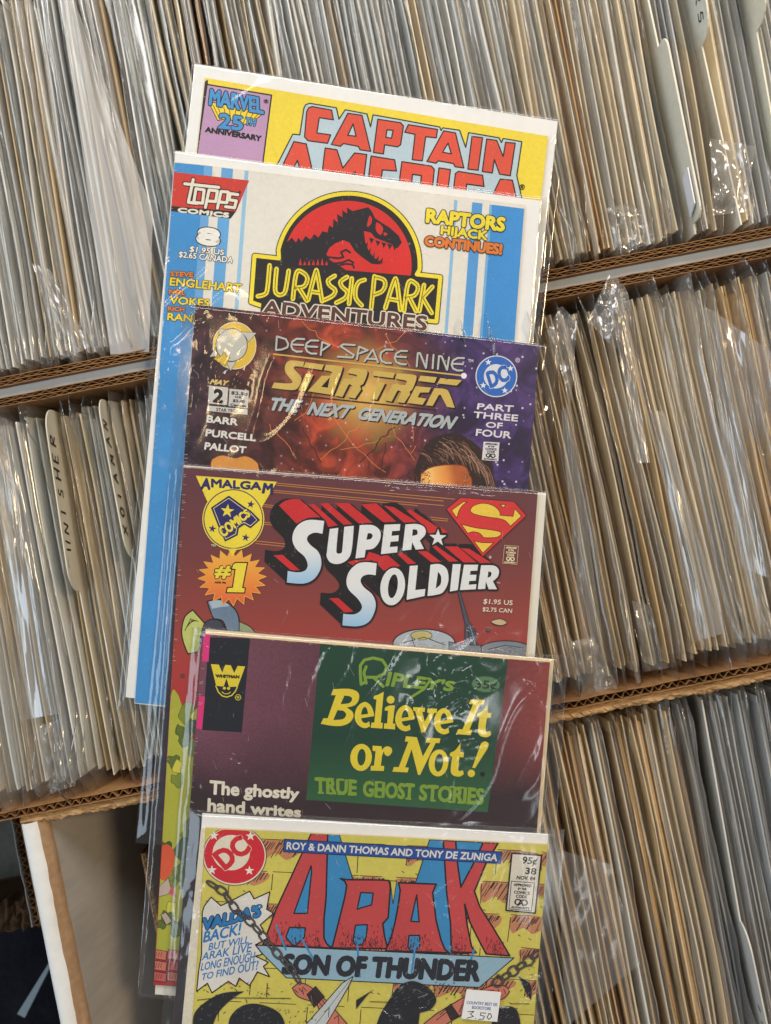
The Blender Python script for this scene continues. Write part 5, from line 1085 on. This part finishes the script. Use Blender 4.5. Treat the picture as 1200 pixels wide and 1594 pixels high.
    p.fill([(442.5, 1306), (781, 1326), (779, 1344), (441.5, 1325.5)], (40, 80, 160), edge=1.2, ec=(20, 30, 70)); p.text('ROY & DANN THOMAS AND TONY DE ZUNIGA', (447, 1310.5), (775, 1329.5), (773, 1340), (446, 1321.5), (222, 222, 214), .9)
    p.zoom(280, 1260, .25); CR = (226, 220, 200)
    cl = lambda l: [(max(x, 160-(y-115)*.06), max(y, 117+(x-155)*.035)) for x, y in l]
    p.fill(cl(ell(340, 287, 198, 184, 50)), CR, edge=1, ec=(60, 50, 40)); p.fill(cl(ell(340, 285, 188, 175, 50)), (206, 42, 54)); p.fill(ell(320, 268, 116, 110), CR)
    p.text('DC', (205, 278), (372, 160), (442, 250), (284, 372), (206, 42, 54), 4.0, .8, CR)
    for x, y in ((213, 162), (440, 165), (200, 376), (433, 380)): p.fill(starp(x, y, 31), (236, 232, 222))
    # chain
    def chain(pts, r0, n):
        d = [math.dist(pts[i], pts[i+1]) for i in range(len(pts)-1)]; tot = sum(d)
        for k in range(n):
            t = (k+.5)/n*tot; i = 0
            while i < len(d)-1 and t > d[i]: t -= d[i]; i += 1
            c = lerp(pts[i], pts[i+1], t/d[i]); an = math.degrees(math.atan2(pts[i+1][1]-pts[i][1], pts[i+1][0]-pts[i][0])); L_ = tot/n*.62
            p.L = LC+(k % 2)*3; p.line(ell(c[0], c[1], L_, r0 if k % 2 else r0*.55, 14, an), 3.4, ED, True); p.L = LC+(k % 2)*3+1; p.line(ell(c[0], c[1], L_, r0 if k % 2 else r0*.55, 14, an), 1.3, (104, 96, 96), True)
    p.fill([(140, 640), (152, 600), (195, 545), (255, 598), (300, 578), (435, 508), (462, 556), (560, 512), (540, 620), (582, 645), (500, 718), (545, 800), (470, 842), (515, 900), (470, 912), (550, 950), (520, 976), (558, 1040), (482, 1010), (456, 1058), (432, 1095), (370, 1048), (348, 1100), (302, 1068), (200, 1140), (172, 1080), (105, 1130), (118, 1000), (135, 900)], (222, 220, 214), edge=1.8)
    TB = (46, 124, 190)
    p.text("VALDA'S", (148, 680), (505, 596), (502, 660), (152, 748), TB, 3.0, 1.3, (24, 30, 50), shear=.15)
    for s, q, bd in (('BACK!', ((150, 762), (382, 706), (378, 776), (146, 826)), 1.2), ('BUT WILL', ((182, 832), (432, 786), (428, 830), (178, 876)), .5), ('ARAK LIVE', ((140, 892), (450, 828), (446, 884), (135, 938)), .5), ('LONG ENOUGH', ((135, 956), (470, 884), (465, 942), (130, 1002)), .5), ('TO FIND OUT?', ((140, 1022), (490, 938), (488, 994), (136, 1060)), .5)): p.text(s, *q, TB, bd, shear=.12)
    # dark horned silhouettes, raised fists, a blade
    DK = (40, 40, 46); SK = (206, 124, 104)
    p.fill([(85, 1400), (95, 1260, 1), (240, 1150, 1), (400, 1130), (310, 1190, 1), (230, 1280, 1), (190, 1400)], DK); p.fill([(300, 1420), (310, 1300, 1), (380, 1225, 1), (480, 1208, 1), (600, 1250, 1), (650, 1320, 1), (660, 1420)], DK)
    p.fill([(700, 1110), (745, 1080, 1), (800, 1095, 1), (860, 1140), (940, 1215), (1080, 1380), (930, 1400), (850, 1200), (740, 1165, 1)], SK, edge=1.4); p.fill([(790, 1150), (845, 1100), (900, 1165), (835, 1230)], (60, 44, 46), edge=1)
    for i in range(3): p.line([(715+i*26, 1120-i*8), (735+i*26, 1140-i*6)], 1.2, ED)
    p.fill([(1078, 1038), (1050, 1100), (880, 1390), (740, 1390), (1010, 1080)], (196, 204, 206), edge=1.3); p.line([(1060, 1060), (820, 1370)], 1, (110, 120, 130))
    def marks(n, x0, x1, y0, y1, ln, c=ED):
        L0 = p.L+1
        for i in range(n):
            x, y = rr.uniform(x0, x1), rr.uniform(y0, y1); p.L = L0; p.line([(x, y), (x+ln*rr.uniform(.3, 1), y-ln*rr.uniform(.2, .8))], rr.uniform(.6, 1.2), c, caps=False)
        p.L = L0
    for st in ([(820, 1140), (850, 1180), (890, 1225)], [(900, 1260), (930, 1230), (925, 1290)], [(960, 1300), (985, 1280), (990, 1330)], [(760, 1110), (770, 1150)], [(870, 1165), (905, 1210)]): p.line(st, 1.1, ED)
    marks(26, 330, 620, 1225, 1330, 16, (92, 92, 100)); marks(16, 120, 330, 1160, 1290, 14, (92, 92, 100)); marks(24, 120, 560, 1080, 1180, 12); marks(14, 560, 700, 1080, 1330, 12); marks(12, 700, 850, 1230, 1330, 14)
    p.line([(110, 1185), (240, 1170), (420, 1172), (690, 1175)], 1.1, ED); p.line([(545, 1080), (540, 1165)], 1.2, ED); p.line([(410, 1180), (418, 1200)], 1.2, ED)
    LC = p.L+1; chain([(175, 450), (270, 510), (340, 610), (440, 700), (520, 790), (610, 900), (700, 1000), (745, 1075)], 22, 13)
    p.L += 8; p.zoom(560, 1270, .28333)
    p.fill([(60, 1300), (100, 1120, 1), (160, 1010, 1), (215, 935, 1), (290, 905, 1), (375, 940, 1), (420, 1005, 1), (390, 1060, 1), (330, 1080), (300, 1300)], DK); p.fill([(870, 878), (930, 915, 1), (945, 960), (940, 1010), (910, 960, 1)], DK); p.fill([(690, 1300), (740, 1090, 1), (800, 1045, 1), (870, 1080, 1), (900, 1300)], DK)
    p.fill([(-20, 1010), (80, 950), (40, 985, 1), (-20, 1060)], DK)
    p.fill([(685, 945), (740, 928, 1), (800, 935, 1), (822, 962), (790, 1000, 1), (720, 1020), (560, 1090), (380, 1200), (280, 1200), (420, 1085), (560, 1000)], SK, edge=1.4)
    for st in ([(700, 960), (735, 955), (740, 990)], [(760, 950), (765, 985)], [(790, 948), (800, 975)], [(600, 1010), (560, 1040), (545, 1075)], [(520, 1060), (470, 1080), (420, 1120)], [(480, 1050), (440, 1090)]): p.line(st, 1.1, ED)
    p.fill([(470, 1060), (500, 1030), (545, 1095), (500, 1120)], (60, 44, 46), edge=1)
    marks(24, 170, 400, 940, 1040, 18, (92, 92, 100)); marks(16, 720, 860, 1060, 1140, 14, (92, 92, 100)); marks(26, 400, 560, 900, 1010, 12); marks(14, 840, 960, 790, 1000, 12)
    p.line([(55, 1018), (250, 1024)], 1.1, ED); p.line([(830, 1030), (930, 1030)], 1.1, ED)
    LC = p.L+1; chain([(985, 745), (930, 790), (850, 845), (770, 900), (740, 925)], 26, 6); p.L += 8
    p.fill([(835, 203), (997, 215), (962, 532), (803, 516)], (222, 216, 204), edge=2.4)
    for s, q, w in (('95¢', ((897, 222), (976, 229), (968, 264), (891, 258)), .8), ('38', ((912, 282), (970, 287), (966, 320), (908, 315)), .8), ('NOV. 84', ((864, 326), (963, 334), (960, 352), (860, 345)), .6)): p.text(s, *q, (40, 36, 36), w)
    p.line([(832, 356), (958, 366), (942, 520), (818, 508)], 1.1, ED, True); stamp(p, [(832, 356), (958, 366), (942, 520), (818, 508)], None, (36, 34, 36))
    p.text('®', (750, 866), (772, 868), (770, 888), (748, 886), ED, .4)
C6 = [(319, 1289), (853, 1315), (788, 2130), (250, 2098)]
e6, lie6, org6 = fan_comic(5, 1268, [(314, 1268), (854, 1301), (790, 2142), (252, 2112)], C6, [(291, 1262), (880, 1294), (816, 2160), (228, 2130)], (24, 8, 24, 20),
    'yellow stone-wall comic with red and blue lettering and a price sticker, lowest of the fan', paper('stone_yellow', (212, 202, 96), .42, .07, 500), art=art6, seed=6,
    creases=((400, 1400, 46, .0010, .8, .6), (690, 1400, 60, .0008, .7, .7), (850, 1560, 90, .0009, .5, .9), (620, 1560, 170, .0010, .15, 1), (310, 1390, 40, .0012, 1, .3)), ridges=((352, 1410, 410, 1395, 4, .0009), (360, 1425, 420, 1405, 3, .0008), (640, 1420, 700, 1365, 5, .0008), (660, 1400, 690, 1380, 3, .0008), (760, 1560, 870, 1505, 5, .0009), (700, 1590, 870, 1550, 5, .0009), (470, 1560, 700, 1550, 6, .0006), (520, 1580, 740, 1568, 5, .0007), (640, 1590, 720, 1545, 4, .0006), (305, 1400, 312, 1470, 4, .0010), (296, 1300, 276, 1560, 4, .0009), (866, 1330, 850, 1520, 4, .0008), (540, 1330, 660, 1300, 5, .0004)))
# its pale folded spine and staple
vs, fs = slab([lie6(*q, .00025) for q in ((313, 1290), (320, 1290), (306, 1500), (258, 2096), (236, 2094), (292, 1500))][::-1], .0013)
sp = mesh('spine', vs, fs, paper('spine_paper', (224, 216, 196), .6, .08, 700), e6, origin=org6)
# the price sticker on its bag
def sticker():
    q = [(585, 940), (773, 955), (752, 1118), (555, 1100)]; Q = [(560+x*.28333, 1270+y*.28333) for x, y in q]
    vs, fs = slab([lie6(x, y, .00205) for x, y in Q][::-1], .00012); st = mesh('price_sticker', vs, fs, paper('sticker_paper', (226, 228, 230), .6, .03, 400), e6, origin=org6)
    p = Print(lie6, .00206, org6); p.zoom(560, 1270, .28333); IB = (62, 84, 150)
    p.text('COUNTRY BEST EIS', (586, 1003), (754, 1016), (752, 1032), (584, 1019), IB, .25); p.text('BOOKSTORE', (616, 1030), (718, 1038), (716, 1054), (614, 1046), IB, .25)
    for s in ([(592, 1062), (625, 1060), (605, 1075), (622, 1088), (585, 1098)], [(632, 1098), (635, 1101)], [(690, 1070), (662, 1068), (660, 1082), (682, 1086), (676, 1102), (650, 1104)], [(708, 1074), (696, 1092), (706, 1104), (722, 1090), (716, 1074), (704, 1072)]): p.line(s, 1.2, (40, 40, 44))
    mesh('sticker_print', p.vs, p.fs, p.ms, st, p.mi, origin=org6)
sticker()

vs = [(-.05*z-.0008+e, y, z) for e in (0, .0006) for y, z in ((-.0815, .002), (-.0625, .002), (-.0605, .0112), (-.0775, .0112))]
local_mesh('white_patch', vs, [(0, 1, 2, 3), (7, 6, 5, 4), (0, 4, 5, 1), (1, 5, 6, 2), (2, 6, 7, 3), (3, 7, 4, 0)], paper('patch_white', (232, 234, 238), .5, .03, 300), dew)
